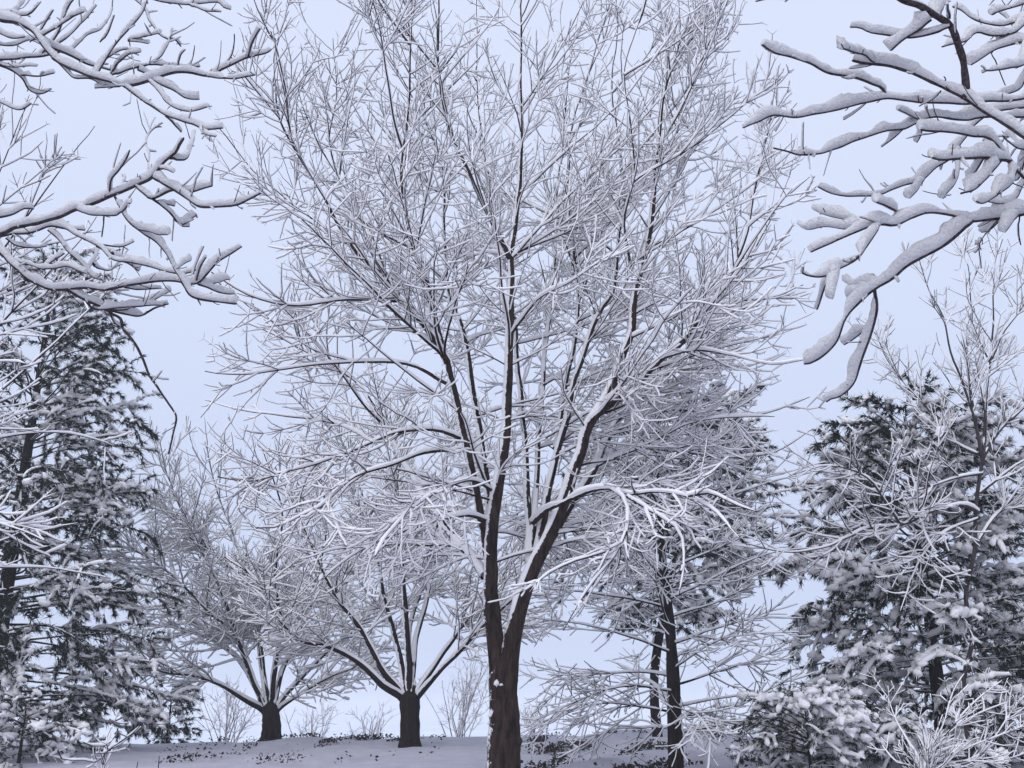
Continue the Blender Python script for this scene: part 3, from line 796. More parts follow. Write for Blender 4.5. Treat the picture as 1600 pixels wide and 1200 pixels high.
cl = lambda p: (p[0] / 3.2, p[1] / 3.2)                         # notes taken on a 3.2x enlargement of the top left
LTR = [
    [(11, 2.5, 1.0, [(-260, 60), (0, 95), (150, 145), (250, 270), (330, 330), (420, 370), (500, 392), (600, 425), (660, 465), (740, 520), (820, 570), (900, 603), (960, 622), (1020, 645), (1130, 645)]),
     (5, 2.5, 1.0, [(170, 160), (260, 235), (350, 275), (430, 315), (530, 340), (600, 360)]),
     (5, 2.5, 1.0, [(620, 432), (680, 422), (780, 392), (870, 362), (950, 362), (1040, 378), (1120, 340), (1200, 300), (1260, 280), (1330, 262), (1370, 235)]),
     (2.5, 1.8, 0.5, [(1110, 342), (1160, 260), (1175, 160)]), (3, 2, 0.7, [(1240, 285), (1270, 190), (1310, 135)]), (3, 2, 0.8, [(1040, 382), (1120, 388), (1190, 390), (1290, 375)]),
     (4, 2.5, 1.0, [(560, 372), (640, 345), (740, 322), (800, 282), (830, 230), (850, 190), (865, 130)]), (3, 2, 0.8, [(850, 190), (880, 200), (905, 238)]),
     (3, 2, 0.6, [(860, 205), (800, 170), (750, 110), (720, 40), (650, -20)]), (2, 1.6, 0.15, [(680, 415), (665, 320), (645, 190)]),
     (3, 2, 0.8, [(480, 385), (560, 245), (640, 150), (700, 80), (735, -10)]), (3, 2, 0.8, [(340, 270), (430, 180), (500, 145), (550, 80), (565, 40)]),
     (3, 2, 0.8, [(255, 235), (330, 190), (400, 120), (430, 90), (490, 20)]), (3, 2, 0.8, [(200, 185), (300, 125), (360, 90), (420, 50)]),
     (3, 2, 0.9, [(740, 400), (800, 460), (830, 510), (900, 550), (960, 557), (1060, 525)]), (3, 2, 0.9, [(760, 398), (860, 450), (930, 490), (1010, 500)]),
     (3, 2, 0.8, [(260, 290), (340, 360), (380, 388), (460, 392), (520, 425), (610, 432), (460, 440)]), (3, 2, 0.8, [(740, 322), (800, 325), (880, 335), (960, 332), (1015, 328)]),
     (2, 1.6, 0.7, [(640, 200), (690, 190), (800, 165)]), (2, 1.6, 0.7, [(640, 205), (690, 210), (750, 217)]), (3, 1.8, 0.7, [(830, 580), (870, 620), (910, 665)]), (3, 1.8, 0.7, [(1000, 640), (1030, 670), (1080, 680)]),
     (3, 2, 0.8, [(450, 380), (520, 300), (600, 255), (660, 240)]), (2, 1.5, 0.3, [(940, 340), (960, 290), (975, 215)]), (2, 1.5, 0.4, [(890, 330), (900, 280), (930, 240)]), (2.4, 1.6, 0.6, [(500, 210), (540, 160), (580, 60)]),
     (3, 2, 0.8, [(560, 360), (600, 300), (640, 270), (700, 260)]), (3, 2, 0.9, [(690, 350), (760, 375), (830, 370)])],
    [(9, 3, 1.0, [(-260, 330), (-60, 310), (0, 300), (100, 290), (250, 275), (330, 250)]),
     (4, 2, 0.8, [(-20, 320), (50, 345), (110, 392), (150, 452), (200, 467), (270, 440)]), (3, 2, 0.8, [(100, 375), (180, 380), (285, 360)]),
     (3, 2, 0.8, [(-100, 480), (0, 510), (60, 537), (110, 547), (165, 505)]), (3, 2, 0.9, [(-40, 220), (60, 230), (140, 200), (220, 195)]), (3, 2, 0.9, [(-40, 150), (60, 190), (140, 180)]),
     (3, 2, 0.9, [(-40, 60), (30, 70), (100, 75), (160, 60), (205, 0)]), (3, 2, 0.9, [(60, 75), (110, 20), (130, -20)]), (2, 1.5, 0.6, [(0, 320), (60, 335), (140, 330), (190, 335)]), (2.4, 1.6, 0.8, [(150, 210), (200, 150), (270, 40)]),
     (3, 2, 0.9, [(200, 280), (280, 180), (350, 20), (375, -10)])],
    [(5, 2, 1.0, [(560, -150), (700, -30), (780, 0), (860, 18), (950, 22), (1080, 8), (1120, 35), (1168, 45)]), (3, 2, 0.9, [(940, 20), (1030, 52), (1115, 55)])],
    [(11, 3.5, 1.05, [(-260, 1230), (0, 1168), (80, 1132), (200, 1112), (300, 1082), (400, 1042), (500, 1002), (600, 962), (700, 912), (760, 882), (820, 812), (880, 762), (900, 722), (935, 668)]),
     (3.5, 2.2, 0.9, [(850, 790), (890, 792), (930, 790), (960, 730), (975, 650)]),
     (4.5, 2.5, 1.0, [(770, 890), (860, 940), (920, 982), (1000, 1032), (1100, 1037), (1180, 1027), (1250, 992), (1318, 960)]),
     (4, 2.2, 1.0, [(680, 930), (720, 970), (760, 992), (860, 952), (960, 962), (1075, 922)]),
     (3.5, 2, 0.9, [(760, 992), (850, 1060), (890, 1110), (920, 1118), (985, 1065)]), (2, 1.6, 0.6, [(890, 1110), (920, 1130), (955, 1135)]),
     (3.5, 2.2, 0.9, [(575, 985), (600, 1030), (640, 1100), (720, 1170), (780, 1210), (840, 1275), (880, 1350), (912, 1412), (960, 1480), (1060, 1505), (1200, 1520)]),
     (3, 2, 0.9, [(390, 1050), (450, 1072), (510, 1078), (600, 1075)]), (2, 1.5, 0.2, [(520, 1080), (515, 1130), (508, 1200)]),
     (2.2, 1.6, 0.25, [(738, 892), (742, 790), (735, 700), (770, 640), (820, 632)]), (2.4, 1.6, 0.7, [(548, 985), (552, 900), (590, 850), (630, 790), (657, 735)]), (2.2, 1.6, 0.5, [(610, 955), (617, 910), (625, 880)]),
     (2.5, 1.8, 0.8, [(800, 840), (840, 850), (872, 870)]), (2.4, 1.6, 0.8, [(690, 1140), (760, 1160), (845, 1180)]), (2.4, 1.6, 0.8, [(790, 1010), (830, 1020), (880, 1035)]), (2.4, 1.6, 0.8, [(590, 1070), (620, 1050), (650, 1015)]),
     (4, 2, 1.0, [(-40, 1090), (60, 1075), (120, 1040), (185, 1040)])],
    [(10, 2.5, 1.05, [(-300, 1140), (-150, 1190), (0, 1262), (80, 1342), (160, 1402), (250, 1442), (330, 1447), (420, 1437), (520, 1447), (620, 1432), (760, 1407), (880, 1402), (980, 1418), (1040, 1362), (1100, 1302), (1222, 1230)]),
     (5, 2.2, 1.0, [(340, 1450), (420, 1492), (500, 1532), (560, 1557), (640, 1572), (710, 1577), (780, 1537), (855, 1522)]),
     (4, 2.2, 0.10, [(535, 1550), (600, 1592), (615, 1642), (670, 1702), (710, 1782), (750, 1882), (800, 1962), (860, 2042), (880, 2092), (865, 2182), (840, 2287)]),
     (3, 2, 0.9, [(905, 1405), (960, 1482), (1060, 1507), (1190, 1522)]), (3, 2, 0.9, [(990, 1420), (1100, 1457), (1190, 1467)]),
     (3, 2, 0.8, [(420, 1490), (470, 1545), (600, 1540), (700, 1530), (820, 1525)]), (3, 2, 0.9, [(620, 1435), (700, 1445), (820, 1440)]), (2.4, 1.6, 0.6, [(980, 1410), (1000, 1340), (1030, 1280)]),
     (2.4, 1.6, 0.7, [(960, 1400), (980, 1320), (1030, 1220)]), (3, 2, 0.8, [(545, 1552), (570, 1610), (610, 1640)]), (3, 2, 0.9, [(560, 1550), (640, 1545), (780, 1490), (865, 1440)]), (2.6, 1.8, 0.9, [(1000, 1425), (1080, 1410), (1155, 1390)])],
    [(6, 2.2, 1.0, [(-250, 1120), (-50, 1180), (60, 1170), (170, 1160), (250, 1130), (330, 1150), (410, 1190), (500, 1240), (560, 1292), (660, 1315), (760, 1335), (870, 1365), (950, 1360), (1040, 1310)]),
     (3, 2, 0.9, [(420, 1195), (500, 1220), (600, 1235), (685, 1205)]), (3, 2, 0.9, [(250, 1130), (330, 1140), (440, 1150)]), (3, 2, 0.9, [(560, 1292), (640, 1320), (700, 1360)]),
     (3, 2, 0.9, [(-30, 1185), (50, 1290), (150, 1325), (210, 1340), (260, 1310), (330, 1260)]), (3, 2, 0.9, [(210, 1345), (280, 1340), (340, 1330), (400, 1355), (440, 1365)]),
     (3, 2, 0.9, [(240, 1150), (300, 1200), (345, 1260), (420, 1335), (460, 1380), (500, 1392)]), (3, 2, 0.9, [(430, 1400), (440, 1350), (480, 1280), (495, 1240)]), (3, 2, 0.9, [(470, 1330), (540, 1350), (600, 1320)]),
     (3, 2, 0.9, [(870, 1365), (900, 1330), (960, 1300)]), (3, 2, 0.9, [(30, 1190), (90, 1230), (170, 1240), (250, 1220)]), (2.6, 1.8, 0.8, [(480, 1230), (540, 1255), (620, 1245)])],
]
near_tree("tree reaching long snow lined boughs from outside the view, one bare twig dangling", (-4.7, 4.7), 6.0, 0.17, LTR, cl, 4.5, 61, 0.026, 2.2, offs=[0.0, 0.3, 0.2, -0.3, 0.0, 0.4], upv=norm(np.array([-0.12, -0.1, 1.0])))

# ------------------------------------------------------------------ conifers
def blades(acc, C, D, n, ln, wd, rng, spread=0.8, up=0.0):
    """n thin needles out of every point C, fanned round direction D (folded quads)"""
    B = len(C)
    if B == 0:
        return
    C = np.repeat(C, n, 0); D = np.repeat(D, n, 0)
    d = norm(D + spread * rng.normal(0, 1, D.shape) + up * ZZ)
    l = (ln * rng.uniform(0.6, 1.2, len(C)))[:, None]
    s = norm(np.cross(d, rng.normal(0, 1, d.shape))) * wd * 0.5
    tip = C + d * l - ZZ * l * 0.12
    V = np.stack([C + s, tip, C - s], 1).reshape(-1, 3)
    acc.tris(V, np.arange(len(V)).reshape(-1, 3))

def clumps(acc, C, size, rng, flat=0.55):
    """lumpy pillows of snow"""
    B = len(C)
    if B == 0:
        return
    N, S = 4, 5
    th = np.arange(S) * 2 * math.pi / S
    lat = np.array([-0.9, -0.2, 0.6, 1.0])
    rr = np.sqrt(np.maximum(1 - lat ** 2, 0.0)); rr[0] = 0.12; rr[-1] = 0.15
    V = np.zeros((B, N, S, 3))
    V[..., 0] = rr[None, :, None] * np.cos(th)
    V[..., 1] = rr[None, :, None] * np.sin(th)
    V[..., 2] = lat[None, :, None] * flat
    V *= (1 + 0.28 * rng.normal(0, 1, (B, N, S, 1)))
    V *= size[:, None, None, None] * rng.uniform(0.7, 1.35, (B, 1, 1, 3))
    # tilt
    tx = rng.normal(0, 0.3, (B, 1, 1)); ty = rng.normal(0, 0.3, (B, 1, 1))
    V[..., 2] += tx * V[..., 0] + ty * V[..., 1]
    V += C[:, None, None, :]
    acc.grid(V)

def pine(px, Y, ztop, label, env, seed, name="pine_tree", cat="tree", lean=0.0, rtrunk=0.14, zlow=0.6, whorl=0.42, per=6, needle=(0.14, 0.018), load=1.0, subs=0.17, tuft=0.05, nn=9, base_xyz=None, foot=0.0, droop=1.0, thin_side=0):
    """env: list of (height fraction, radius)"""
    rng = np.random.default_rng(seed)
    if base_xyz is None:
        x = at(px, 1150, Y)[0]
        base = np.array([x, Y, float(ground_z(x, Y))])
    else:
        base = np.array(base_xyz, float)
    root = thing(name, base, label, cat)
    H = ztop - base[2]
    a = Acc()
    P = curve([base + [0, 0, -0.25], base + [0, 0, H * 0.2], base + [lean * 0.5, 0, H * 0.55], base + [lean, 0, H]], 26)[None]
    f = np.linspace(0, 1, 26)
    wood(a, P, (rtrunk * (1 - 0.93 * f))[None], 10, 0.04, rng)
    a.build("trunk", M_TRUNK_FAR, root)
    zs = np.arange(base[2] + zlow, ztop - 0.1, whorl)
    fr_e = [e[0] for e in env]; r_e = [e[1] for e in env]
    tr = P[0]
    br, nd, sn = Acc(), Acc(), Acc()
    st, di, ln = [], [], []
    for z in zs:
        k = per + rng.integers(-1, 2)
        a0 = rng.uniform(0, 6.28)
        for j in range(k):
            az = a0 + j * 2 * math.pi / k + rng.normal(0, 0.25)
            if thin_side and math.cos(az) * thin_side > 0.25 and rng.uniform() < 0.6:
                continue                         # boughs on the side away from the view are fewer
            zz = z + rng.normal(0, 0.12)
            fr = np.clip((zz - base[2]) / H, 0, 1)
            rad = np.interp(fr, fr_e, r_e) * rng.uniform(0.72, 1.12)
            el = -0.05 + 0.75 * fr
            st.append([np.interp(zz, tr[:, 2], tr[:, 0]), base[1], zz])
            di.append([math.cos(az) * math.cos(el), math.sin(az) * math.cos(el), math.sin(el)])
            ln.append(rad)
    st, di, ln = np.array(st), np.array(di), np.array(ln)
    P1 = grow(st, di, ln, 8, rng, 0.06, 0.02, -0.14 * droop)
    R1 = tip_radii(np.clip(0.009 * ln, 0.007, 0.035), 0.004, 8)
    wood(br, P1, R1, 5)
    s, d, t, r, par = shoots(P1, R1, subs, rng, 0.22, 0.98, (0.6, 1.1), flat=0.55)
    l2 = np.clip(0.38 * ln[par], 0.18, 0.9) * rng.uniform(0.6, 1.2, len(s)) * (1.25 - 0.8 * t)
    P2 = grow(s, d, l2, 5, rng, 0.10, -0.05, -0.24 * droop)
    R2 = tip_radii(np.full(len(s), 0.006), 0.003, 5)
    wood(br, P2[:, ::2] if P2.shape[1] % 2 else P2[:, [0, 2, 5]], R2[:, [0, 2, 5]], 3)
    # needles in tufts along the branchlets
    def along(P, R, sp, t0):
        ln_ = length(P); c = np.maximum(1, (ln_ / sp).astype(int)); p_ = np.repeat(np.arange(len(P)), c)
        t_ = rng.uniform(t0, 1.0, len(p_)); x_ = t_ * (P.shape[1] - 1); i_ = np.minimum(x_.astype(int), P.shape[1] - 2); f_ = (x_ - i_)[:, None]
        return P[p_, i_] * (1 - f_) + P[p_, i_ + 1] * f_, norm(P[p_, i_ + 1] - P[p_, i_]), p_, t_
    C, D, pp, tt = along(P2, R2, tuft, 0.15)
    C1, D1, pc, _ = along(P1, R1, tuft * 1.4, 0.35)
    C = np.vstack([C, C1]); D = np.vstack([D, D1])
    blades(nd, C, D, nn, needle[0], needle[1], rng, 0.5, -0.12)
    # snow: ridges on the branchlets, pillows on the tufts, dusted needles
    bl = np.where(rng.uniform(0, 1, len(P1)) < min(0.5 * load, 0.75), rng.uniform(0.7, 1.0, len(P1)), rng.uniform(0.0, 0.40, len(P1)))
    keepb = rng.uniform(0, 1, len(P2)) < np.clip(1.3 * (bl[par] - 0.15), 0, 1.0)
    snow(sn, P2[keepb], R2[keepb], 0.06 * load, 5, rng, power=0.8, lump=0.5, gap=-0.9, wide=0.55)
    hv = bl > 0.5
    snow(sn, P1[hv][:, 4:], R1[hv][:, 4:], 0.05 * load, 5, rng, power=0.8, lump=0.5, gap=-0.8, wide=0.5)
    # loads are uneven from bough to bough
    w2 = np.r_[bl[par[pp]], bl[pc]]
    pick = rng.uniform(0, 1, len(C)) < np.clip(0.8 * (w2 - 0.45) * load, 0, 0.45)
    cc = C[pick] + np.array([0, 0, 0.025])
    clumps(sn, cc, rng.uniform(0.03, 0.085, len(cc)) * (0.7 + 0.4 * load), rng)
    blades(sn, cc + [0, 0, 0.01], D[pick], 6, needle[0] * 0.85, needle[1] * 1.3, rng, 0.75, 0.02)
    pick2 = rng.uniform(0, 1, len(C)) < 0.20 * load * w2
    blades(sn, C[pick2] + [0, 0, 0.02], D[pick2], 3, needle[0], needle[1] * 1.1, rng, 0.7, 0.25)
    b = br.build("branches", M_BARK_FAR, root); b["kind"] = "stuff"
    o = nd.build("needles", M_NEEDLE, root, smooth=False); o["kind"] = "stuff"
    o = sn.build("snow", M_SNOW, root); o["kind"] = "stuff"
    return root

pine(-25, 19.5, 10.9, "tall dark pine with snow bunched on its ragged boughs", [(0, 3.2), (0.12, 3.5), (0.35, 3.0), (0.5, 2.6), (0.65, 2.3), (0.8, 1.75), (0.93, 1.0), (1, 0.3)], 71, rtrunk=0.2, whorl=0.29, per=7, subs=0.20, load=0.95, nn=8, thin_side=-1)
pine(1028, 21.5, 8.2, "slender pine behind the drooping bare tree, dark trunk, crown dusted pale", [(0, 0.4), (0.25, 0.6), (0.40, 2.3), (0.55, 2.8), (0.75, 2.4), (0.9, 1.5), (1, 0.5)], 72, lean=1.2, rtrunk=0.115, zlow=2.2, whorl=0.36, per=7, subs=0.19, load=1.2)
pine(1475, 16.2, 6.3, "broad pine heaped with clumps of snow behind pale leafless tree", [(0, 2.3), (0.2, 2.6), (0.45, 2.4), (0.7, 2.0), (0.9, 1.5), (1, 0.7)], 73, rtrunk=0.15, zlow=0.3, whorl=0.26, per=7, load=1.25, nn=8)
pine(1690, 21.0, 7.0, "dark pine at the edge of the trees beside the broad snowy pine", [(0, 2.8), (0.3, 2.6), (0.6, 1.8), (1, 0.3)], 74, rtrunk=0.16, zlow=0.3, whorl=0.45, subs=0.22, load=0.5, thin_side=1)
pine(1262, 13.5, 1.82, "low spreading evergreen shrub bent under snow beside the drooping bare tree", [(0, 1.05), (0.4, 1.05), (0.8, 0.75), (1, 0.3)], 75, name="evergreen_shrub", cat="shrub", rtrunk=0.03, zlow=0.05, whorl=0.09, per=8, subs=0.11, needle=(0.08, 0.007), load=1.0, tuft=0.045)
pine(35, 17.5, 1.75, "small snow covered evergreen shrub at the foot of the tall pine", [(0, 0.9), (0.4, 1.0), (0.8, 0.7), (1, 0.3)], 76, name="evergreen_shrub", cat="shrub", rtrunk=0.04, zlow=0.05, whorl=0.14, per=7, subs=0.13, needle=(0.08, 0.008), load=1.0, tuft=0.05)
pine(262, 24.5, 2.2, "dark little evergreen on the bank edge under the low wide maple", [(0, 1.0), (0.5, 0.9), (1, 0.2)], 77, name="evergreen_shrub", cat="shrub", rtrunk=0.05, zlow=0.1, whorl=0.2, per=6, load=0.45)

# ------------------------------------------------------------------ drooping bare tree, pale leafless tree, shrubs
def leader_tree(px, pyb, Y, ztop, label, env, seed, rtrunk, snow_amt):
    rng = np.random.default_rng(seed)
    b = at(px, pyb, Y); base = np.array([b[0], Y, float(ground_z(b[0], Y))])
    root = thing("drooping_tree", base, label, "tree")
    H = ztop - base[2]
    P = curve([base + [0, 0, -0.2], base + [0.02, 0, H * 0.3], base + [-0.06, 0, H * 0.6], base + [0.0, 0, H]], 40)[None]
    a = Acc(); wood(a, P, (rtrunk * (1 - 0.85 * np.linspace(0, 1, 40)))[None], 12, 0.04, rng); a.build("trunk", M_TRUNK_FAR, root)
    limbs = []
    n = 38
    for k in range(n):
        f = 0.09 + 0.86 * ((k + 0.5) / n) ** 1.3
        z = base[2] + H * f
        az = k * 2.4 + rng.normal(0, 0.3)
        rad = np.interp(f, [e[0] for e in env], [e[1] for e in env]) * rng.uniform(0.85, 1.1)
        el = 0.15 + 0.5 * f
        s = np.array([np.interp(z, P[0, :, 2], P[0, :, 0]), base[1], z])
        d = np.array([[math.cos(az) * math.cos(el), math.sin(az) * math.cos(el), math.sin(el)]])
        pth = grow(s[None], d, np.array([rad]), 8, rng, 0.07, 0.0, -0.16 * (1 - f) - 0.02)[0]
        limbs.append((pth, 0.022, 0.006, dict(droop=1.0 - 0.6 * f)))
    limb_tree(root, limbs, rng, lambda p: np.ones(len(p), bool), M_BARK_FAR, M_TWIG, M_SNOW, sec=(0.15, 0.9), ter=(0.11, 0.40), spur=(0.0, 0.11), amount=snow_amt, limb_amount=0.022, power=0.9, seg=(6, 3, 1), twig_r=(0.011, 0.006, 0.004), tmin=0.15, sides=(4, 3, 3), ssides=(5, 4, 3))
    return root

leader_tree(1056, 1200, 15.2, 6.4, "drooping bare tree with dense grey twigs sweeping down around a straight dark trunk", [(0.05, 2.0), (0.3, 2.3), (0.6, 2.1), (1.0, 0.8)], 81, 0.115, 0.014)

rng = np.random.default_rng(91)
YB = 14.3
b = at(1512, 1150, YB); base = np.array([b[0], YB, float(ground_z(b[0], YB))])
pale = thing("pale_tree", base, "pale leafless tree with slender frosted upright stems before the broad pine", "tree")
a = Acc(); P = curve([base + [0, 0, -0.2], at(1505, 1080, YB), at(1519, 1000, YB), at(1509, 930, YB + 0.1), at(1523, 860, YB), at(1525, 790, YB), at(1536, 712, YB)], 30)[None]
wood(a, P, np.linspace(0.032, 0.026, 30)[None], 10, 0.04, rng); a.build("trunk", M_PALE, pale)
PB = [
    (P3([(1536, 715), (1560, 675), (1590, 645), (1630, 600), (1660, 520)], YB, 0.3), 0.035, 0.006, dict(tmin=0.15)),
    (P3([(1536, 720), (1520, 642), (1500, 585), (1487, 555), (1475, 500), (1450, 450), (1435, 400)], YB, -0.6), 0.032, 0.005, dict(tmin=0.15)),
    (P3([(1536, 715), (1543, 608), (1550, 540), (1553, 430), (1556, 380)], YB, 0.2), 0.032, 0.005, dict(tmin=0.15)),
    (P3([(1528, 680), (1510, 562), (1517, 500), (1513, 420), (1500, 390)], YB, 0.8), 0.026, 0.005, dict(tmin=0.15)),
    (P3([(1550, 560), (1568, 520), (1590, 490), (1620, 440)], YB + 0.1, -0.3), 0.02, 0.005, dict(tmin=0.1)),
    (P3([(1527, 800), (1500, 790), (1450, 800), (1407, 821), (1360, 825), (1320, 840), (1290, 855), (1230, 862), (1160, 848)], YB, -1.4), 0.036, 0.006, dict(tmin=0.2, droop=0.5)),
    (P3([(1420, 815), (1445, 785), (1452, 740), (1470, 690)], YB - 0.8, -0.5), 0.018, 0.005, dict(tmin=0.1)),
    (P3([(1407, 821), (1385, 785), (1362, 752), (1330, 735), (1290, 728), (1240, 742)], YB - 0.8, -0.8), 0.022, 0.005, dict(tmin=0.1, droop=0.3)),
    (P3([(1534, 740), (1500, 745), (1453, 760), (1410, 770), (1373, 752), (1340, 740)], YB, -0.9), 0.026, 0.005, dict(tmin=0.15, droop=0.2)),
    (P3([(1536, 712), (1490, 690), (1450, 640), (1415, 600), (1385, 560), (1370, 520)], YB, 0.9), 0.026, 0.005, dict(tmin=0.15)),
    (P3([(1532, 770), (1570, 740), (1600, 720), (1640, 700)], YB, -0.5), 0.024, 0.005, dict(tmin=0.15)),
    (P3([(1526, 850), (1560, 800), (1600, 780), (1650, 740)], YB, 0.4), 0.03, 0.005, dict(tmin=0.15)),
    (P3([(1527, 810), (1480, 830), (1440, 870), (1420, 920), (1405, 960)], YB, -0.9), 0.018, 0.005, dict(tmin=0.15, droop=0.7)),
]
limb_tree(pale, PB, rng, lambda p: np.ones(len(p), bool), M_PALE, M_PALE, M_SNOW, sec=(0.12, 0.85), ter=(0.11, 0.34), spur=(0.3, 0.09), amount=0.018, limb_amount=0.028, seg=(8, 4, 1), twig_r=(0.010, 0.005, 0.0035), droop_z=(2.5, 4.5), sides=(4, 3, 3), ssides=(5, 4, 3))

def shrub(px, Y, label, stems, seed, name="snowy_shrub", bark=None, amount=0.02, sec=(0.10, 0.35), ter=(0.07, 0.14), twig_r=(0.006, 0.004, 0.003), group=None, r0=0.012, snowy=True, dz=0.0):
    """stems: list of pixel paths (at distance Y) or (azimuth, lean, height) triples"""
    rng = np.random.default_rng(seed)
    x = at(px, 1180, Y)[0]
    base = np.array([x, Y, float(ground_z(x, Y)) + dz])
    root = thing(name, base, label, "shrub", group)
    for s in stems:
        if isinstance(s[0], tuple):
            pts = np.vstack([[base + [rng.normal(0, 0.04), rng.normal(0, 0.04), -0.05]], P3(s, Y, rng.uniform(-0.4, 0.4))])
        else:
            az, le, h = s
            d = np.array([[math.cos(az) * math.sin(le), math.sin(az) * math.sin(le), math.cos(le)]])
            pts = grow((base + [rng.normal(0, 0.12), rng.normal(0, 0.12), -0.05])[None], d, np.array([h]), 8, rng, 0.08, 0.0, 0.03)[0]
        n = max(10, int(length(pts) / 0.06))
        P = curve(pts, n)[None]; R = np.linspace(r0, twig_r[0] * 0.7, n)[None]
        a = Acc(); wood(a, P, R, 6, 0.05, rng); lo = a.build("stem", bark or M_PALE, root)
        tw, sn = Acc(), Acc()
        if snowy: snow(sn, P, R, amount * 1.3, 7, rng, power=0.7, lump=0.35)
        st, d, t, r, par = shoots(P, R, sec[0], rng, 0.25, 0.98, (0.5, 0.95))
        ln = sec[1] * rng.uniform(0.5, 1.2, len(st)) * (1.2 - 0.6 * t)
        P2 = grow(st, d, ln, 4, rng, 0.12, 0.02, 0.16); R2 = tip_radii(np.full(len(st), twig_r[1]), twig_r[2], 4)
        wood(tw, P2, R2, 4)
        if snowy: snow(sn, P2, R2, amount, 5, rng, power=0.7, lump=0.35)
        st, d, t, r, par = shoots(P2, R2, ter[0], rng, 0.2, 0.98, (0.5, 1.0))
        ln = ter[1] * rng.uniform(0.4, 1.3, len(st))
        P4 = grow(st, d, ln, 2, rng, 0.12, 0.02, 0.15); R4 = tip_radii(np.full(len(st), twig_r[2]), twig_r[2] * 0.7, 2)
        wood(tw, P4, R4, 3)
        if snowy: snow(sn, P4, R4, amount * 0.8, 4, rng, power=0.7, lump=0.35)
        tw.build("twigs", bark or M_PALE, lo)["kind"] = "stuff"
        if snowy: sn.build("snow", M_SNOW, lo)["kind"] = "stuff"
    return root

shrub(1455, 8.0, "bushy frosted shrub thick with short upturned snowy twigs before the broad pine", [
    [(1440, 1200), (1420, 1160), (1398, 1120), (1378, 1058)], [(1445, 1190), (1490, 1140), (1530, 1115), (1580, 1095)], [(1450, 1200), (1475, 1130), (1490, 1080), (1515, 1040)],
    [(1455, 1210), (1510, 1170), (1560, 1150), (1610, 1130)], [(1450, 1210), (1500, 1190), (1550, 1190), (1600, 1180)], [(1445, 1215), (1470, 1160), (1520, 1100), (1570, 1060)],
    [(1440, 1215), (1400, 1190), (1375, 1160)], [(1450, 1215), (1530, 1180), (1590, 1100), (1630, 1060)]], 101, r0=0.008, amount=0.006, sec=(0.05, 0.28), ter=(0.05, 0.10), twig_r=(0.005, 0.0032, 0.0024))
shrub(160, 7.0, "small spindly sapling with a forked snowy top poking out of the bank", [
    [(160, 1205), (166, 1176), (172, 1150), (175, 1130), (190, 1122)], [(160, 1205), (166, 1176), (190, 1158), (208, 1145), (222, 1130)], [(160, 1205), (150, 1192), (125, 1187), (100, 1188), (90, 1172)],
    [(165, 1180), (155, 1168), (140, 1164), (130, 1160)]], 102, name="sapling", bark=M_TWIG, amount=0.010, sec=(0.16, 0.16), ter=(0.12, 0.06), r0=0.008)
shrub(215, 6.6, "thin bare weed stalks standing in snow beside the spindly sapling", [(0.3, 0.35, 1.0), (1.5, 0.25, 0.95), (0.0, 0.5, 1.05), (2.6, 0.3, 0.9)], 103, name="weed_stalks", bark=M_TWIG, amount=0.004, sec=(0.3, 0.14), ter=(0.3, 0.05), r0=0.005, twig_r=(0.004, 0.003, 0.002))
FB = [("fine tan leafless bush between the middle maple and the tall forked maple", 715, 27.0, 2.7, 16, 111), ("low tan brush tangle beyond the bank beside the middle maple", 575, 27.0, 1.1, 10, 112),
      ("thin tan bush beyond the bank between the two background maples", 480, 28.0, 1.6, 9, 113), ("brown brushy thicket beneath the low wide maple", 350, 27.0, 1.9, 16, 114), ("sparse tan bush peeping out past the big trunk over the lake", 835, 27.5, 1.6, 8, 115),
      ("twiggy brown brush beneath the drooping bare tree", 1130, 25.0, 1.2, 12, 116)]
for lab, px, Y, h, n, sd_ in FB:
    r_ = np.random.default_rng(sd_)
    if px == 350: lab = lab.replace("beneath the low wide maple", "at the foot of the low wide maple")
    shrub(px, Y, lab, [(r_.uniform(0, 6.28), r_.uniform(0.05, 0.5), h * r_.uniform(0.6, 1.05)) for _ in range(n)], sd_, name="leafless_bush", bark=M_TAN, amount=0.010, sec=(0.24, 0.6), ter=(0.16, 0.25), twig_r=(0.007, 0.005, 0.004), r0=0.014)

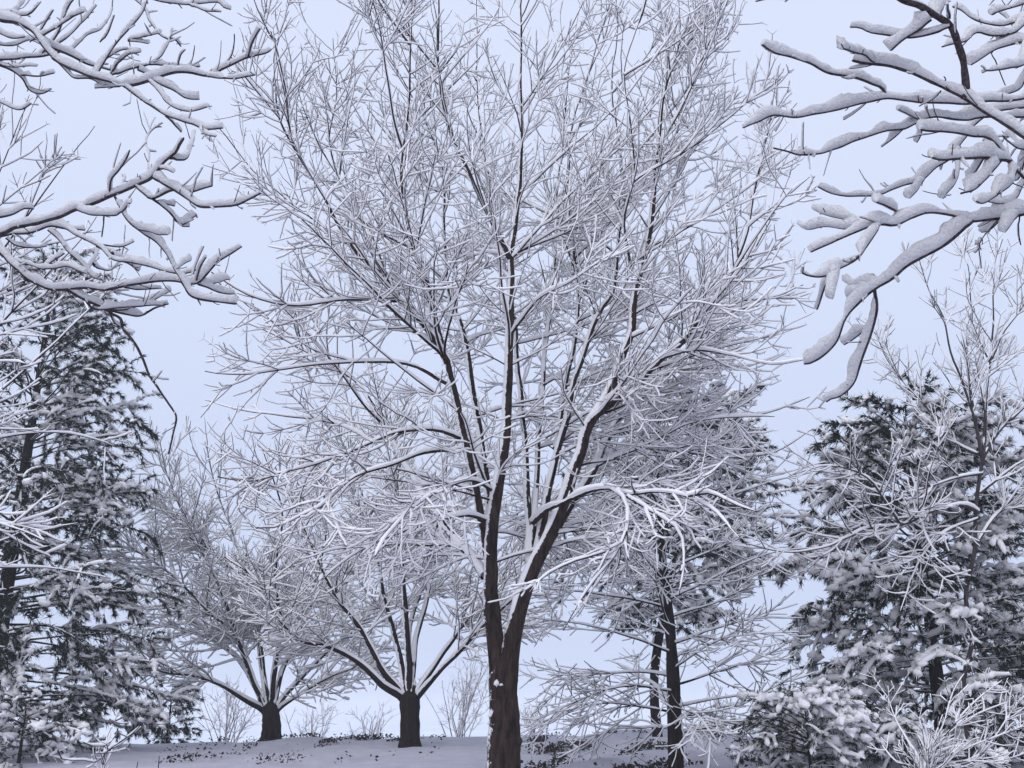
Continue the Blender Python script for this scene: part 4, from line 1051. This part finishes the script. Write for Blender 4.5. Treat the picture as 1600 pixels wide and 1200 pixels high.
# ------------------------------------------------------------------ leafy ground cover showing through the snow
def ground_cover():
    rng = np.random.default_rng(121)
    n = 110000
    X = rng.uniform(-7, 5.4, n); Yc = rng.uniform(13, 24.6, n)
    k = 0
    for j in range(10):
        a = rng.uniform(0, 6.28); fr = rng.uniform(3.0, 9.0)
        k = k + np.sin((X * math.cos(a) + 0.30 * Yc * math.sin(a)) * fr + rng.uniform(0, 6))
    keep = rng.uniform(0, 1, n) < cover_patch(X, Yc) * np.clip((k - 0.8) / 4.5, 0.008, 1)
    X, Yc = X[keep], Yc[keep]
    n = len(X)
    C = np.stack([X, Yc, ground_z(X, Yc) + rng.uniform(0.0, 0.10, n)], -1)
    d = norm(rng.normal(0, 1, (n, 3)) * [1, 1, 0.5]); s = norm(np.cross(d, rng.normal(0, 1, (n, 3))))
    l = rng.uniform(0.012, 0.040, n)[:, None]
    V = np.stack([C - d * l, C + s * l * 0.6 + [0, 0, 0.01], C + d * l, C - s * l * 0.6], 1).reshape(-1, 3)
    a = Acc(); a.quads(V, np.arange(len(V)).reshape(-1, 4))
    o = a.build("ground_cover_leaves", M_LEAF, smooth=False)
    tag(o, "dark leaves of ground cover showing through patchy snow on the bank", "ground cover", kind="stuff")
ground_cover()

# ------------------------------------------------------------------ damp winter air over the lake
def build_haze():
    m = bpy.data.materials.new("winter_air"); m.use_nodes = True
    n = m.node_tree; n.nodes.clear()
    out = n.nodes.new("ShaderNodeOutputMaterial"); v = n.nodes.new("ShaderNodeVolumePrincipled")
    v.inputs["Color"].default_value = (0.97, 0.98, 1.0, 1)
    v.inputs["Density"].default_value = 0.0017
    v.inputs["Anisotropy"].default_value = 0.2
    n.links.new(v.outputs[0], out.inputs["Volume"])
    x, y0, y1, z0, z1 = 6200, -60, 9200, -8.0, 16.0
    V = np.array([[sx * x, yy, zz] for zz in (z0, z1) for yy in (y0, y1) for sx in (-1, 1)], float)
    Q = np.array([[0, 2, 3, 1], [4, 5, 7, 6], [0, 1, 5, 4], [1, 3, 7, 5], [3, 2, 6, 7], [2, 0, 4, 6]])
    a = Acc(); a.quads(V, Q)
    tag(a.build("haze", m, smooth=False), "thin pale winter haze over the frozen lake", "haze", kind="stuff")
build_haze()
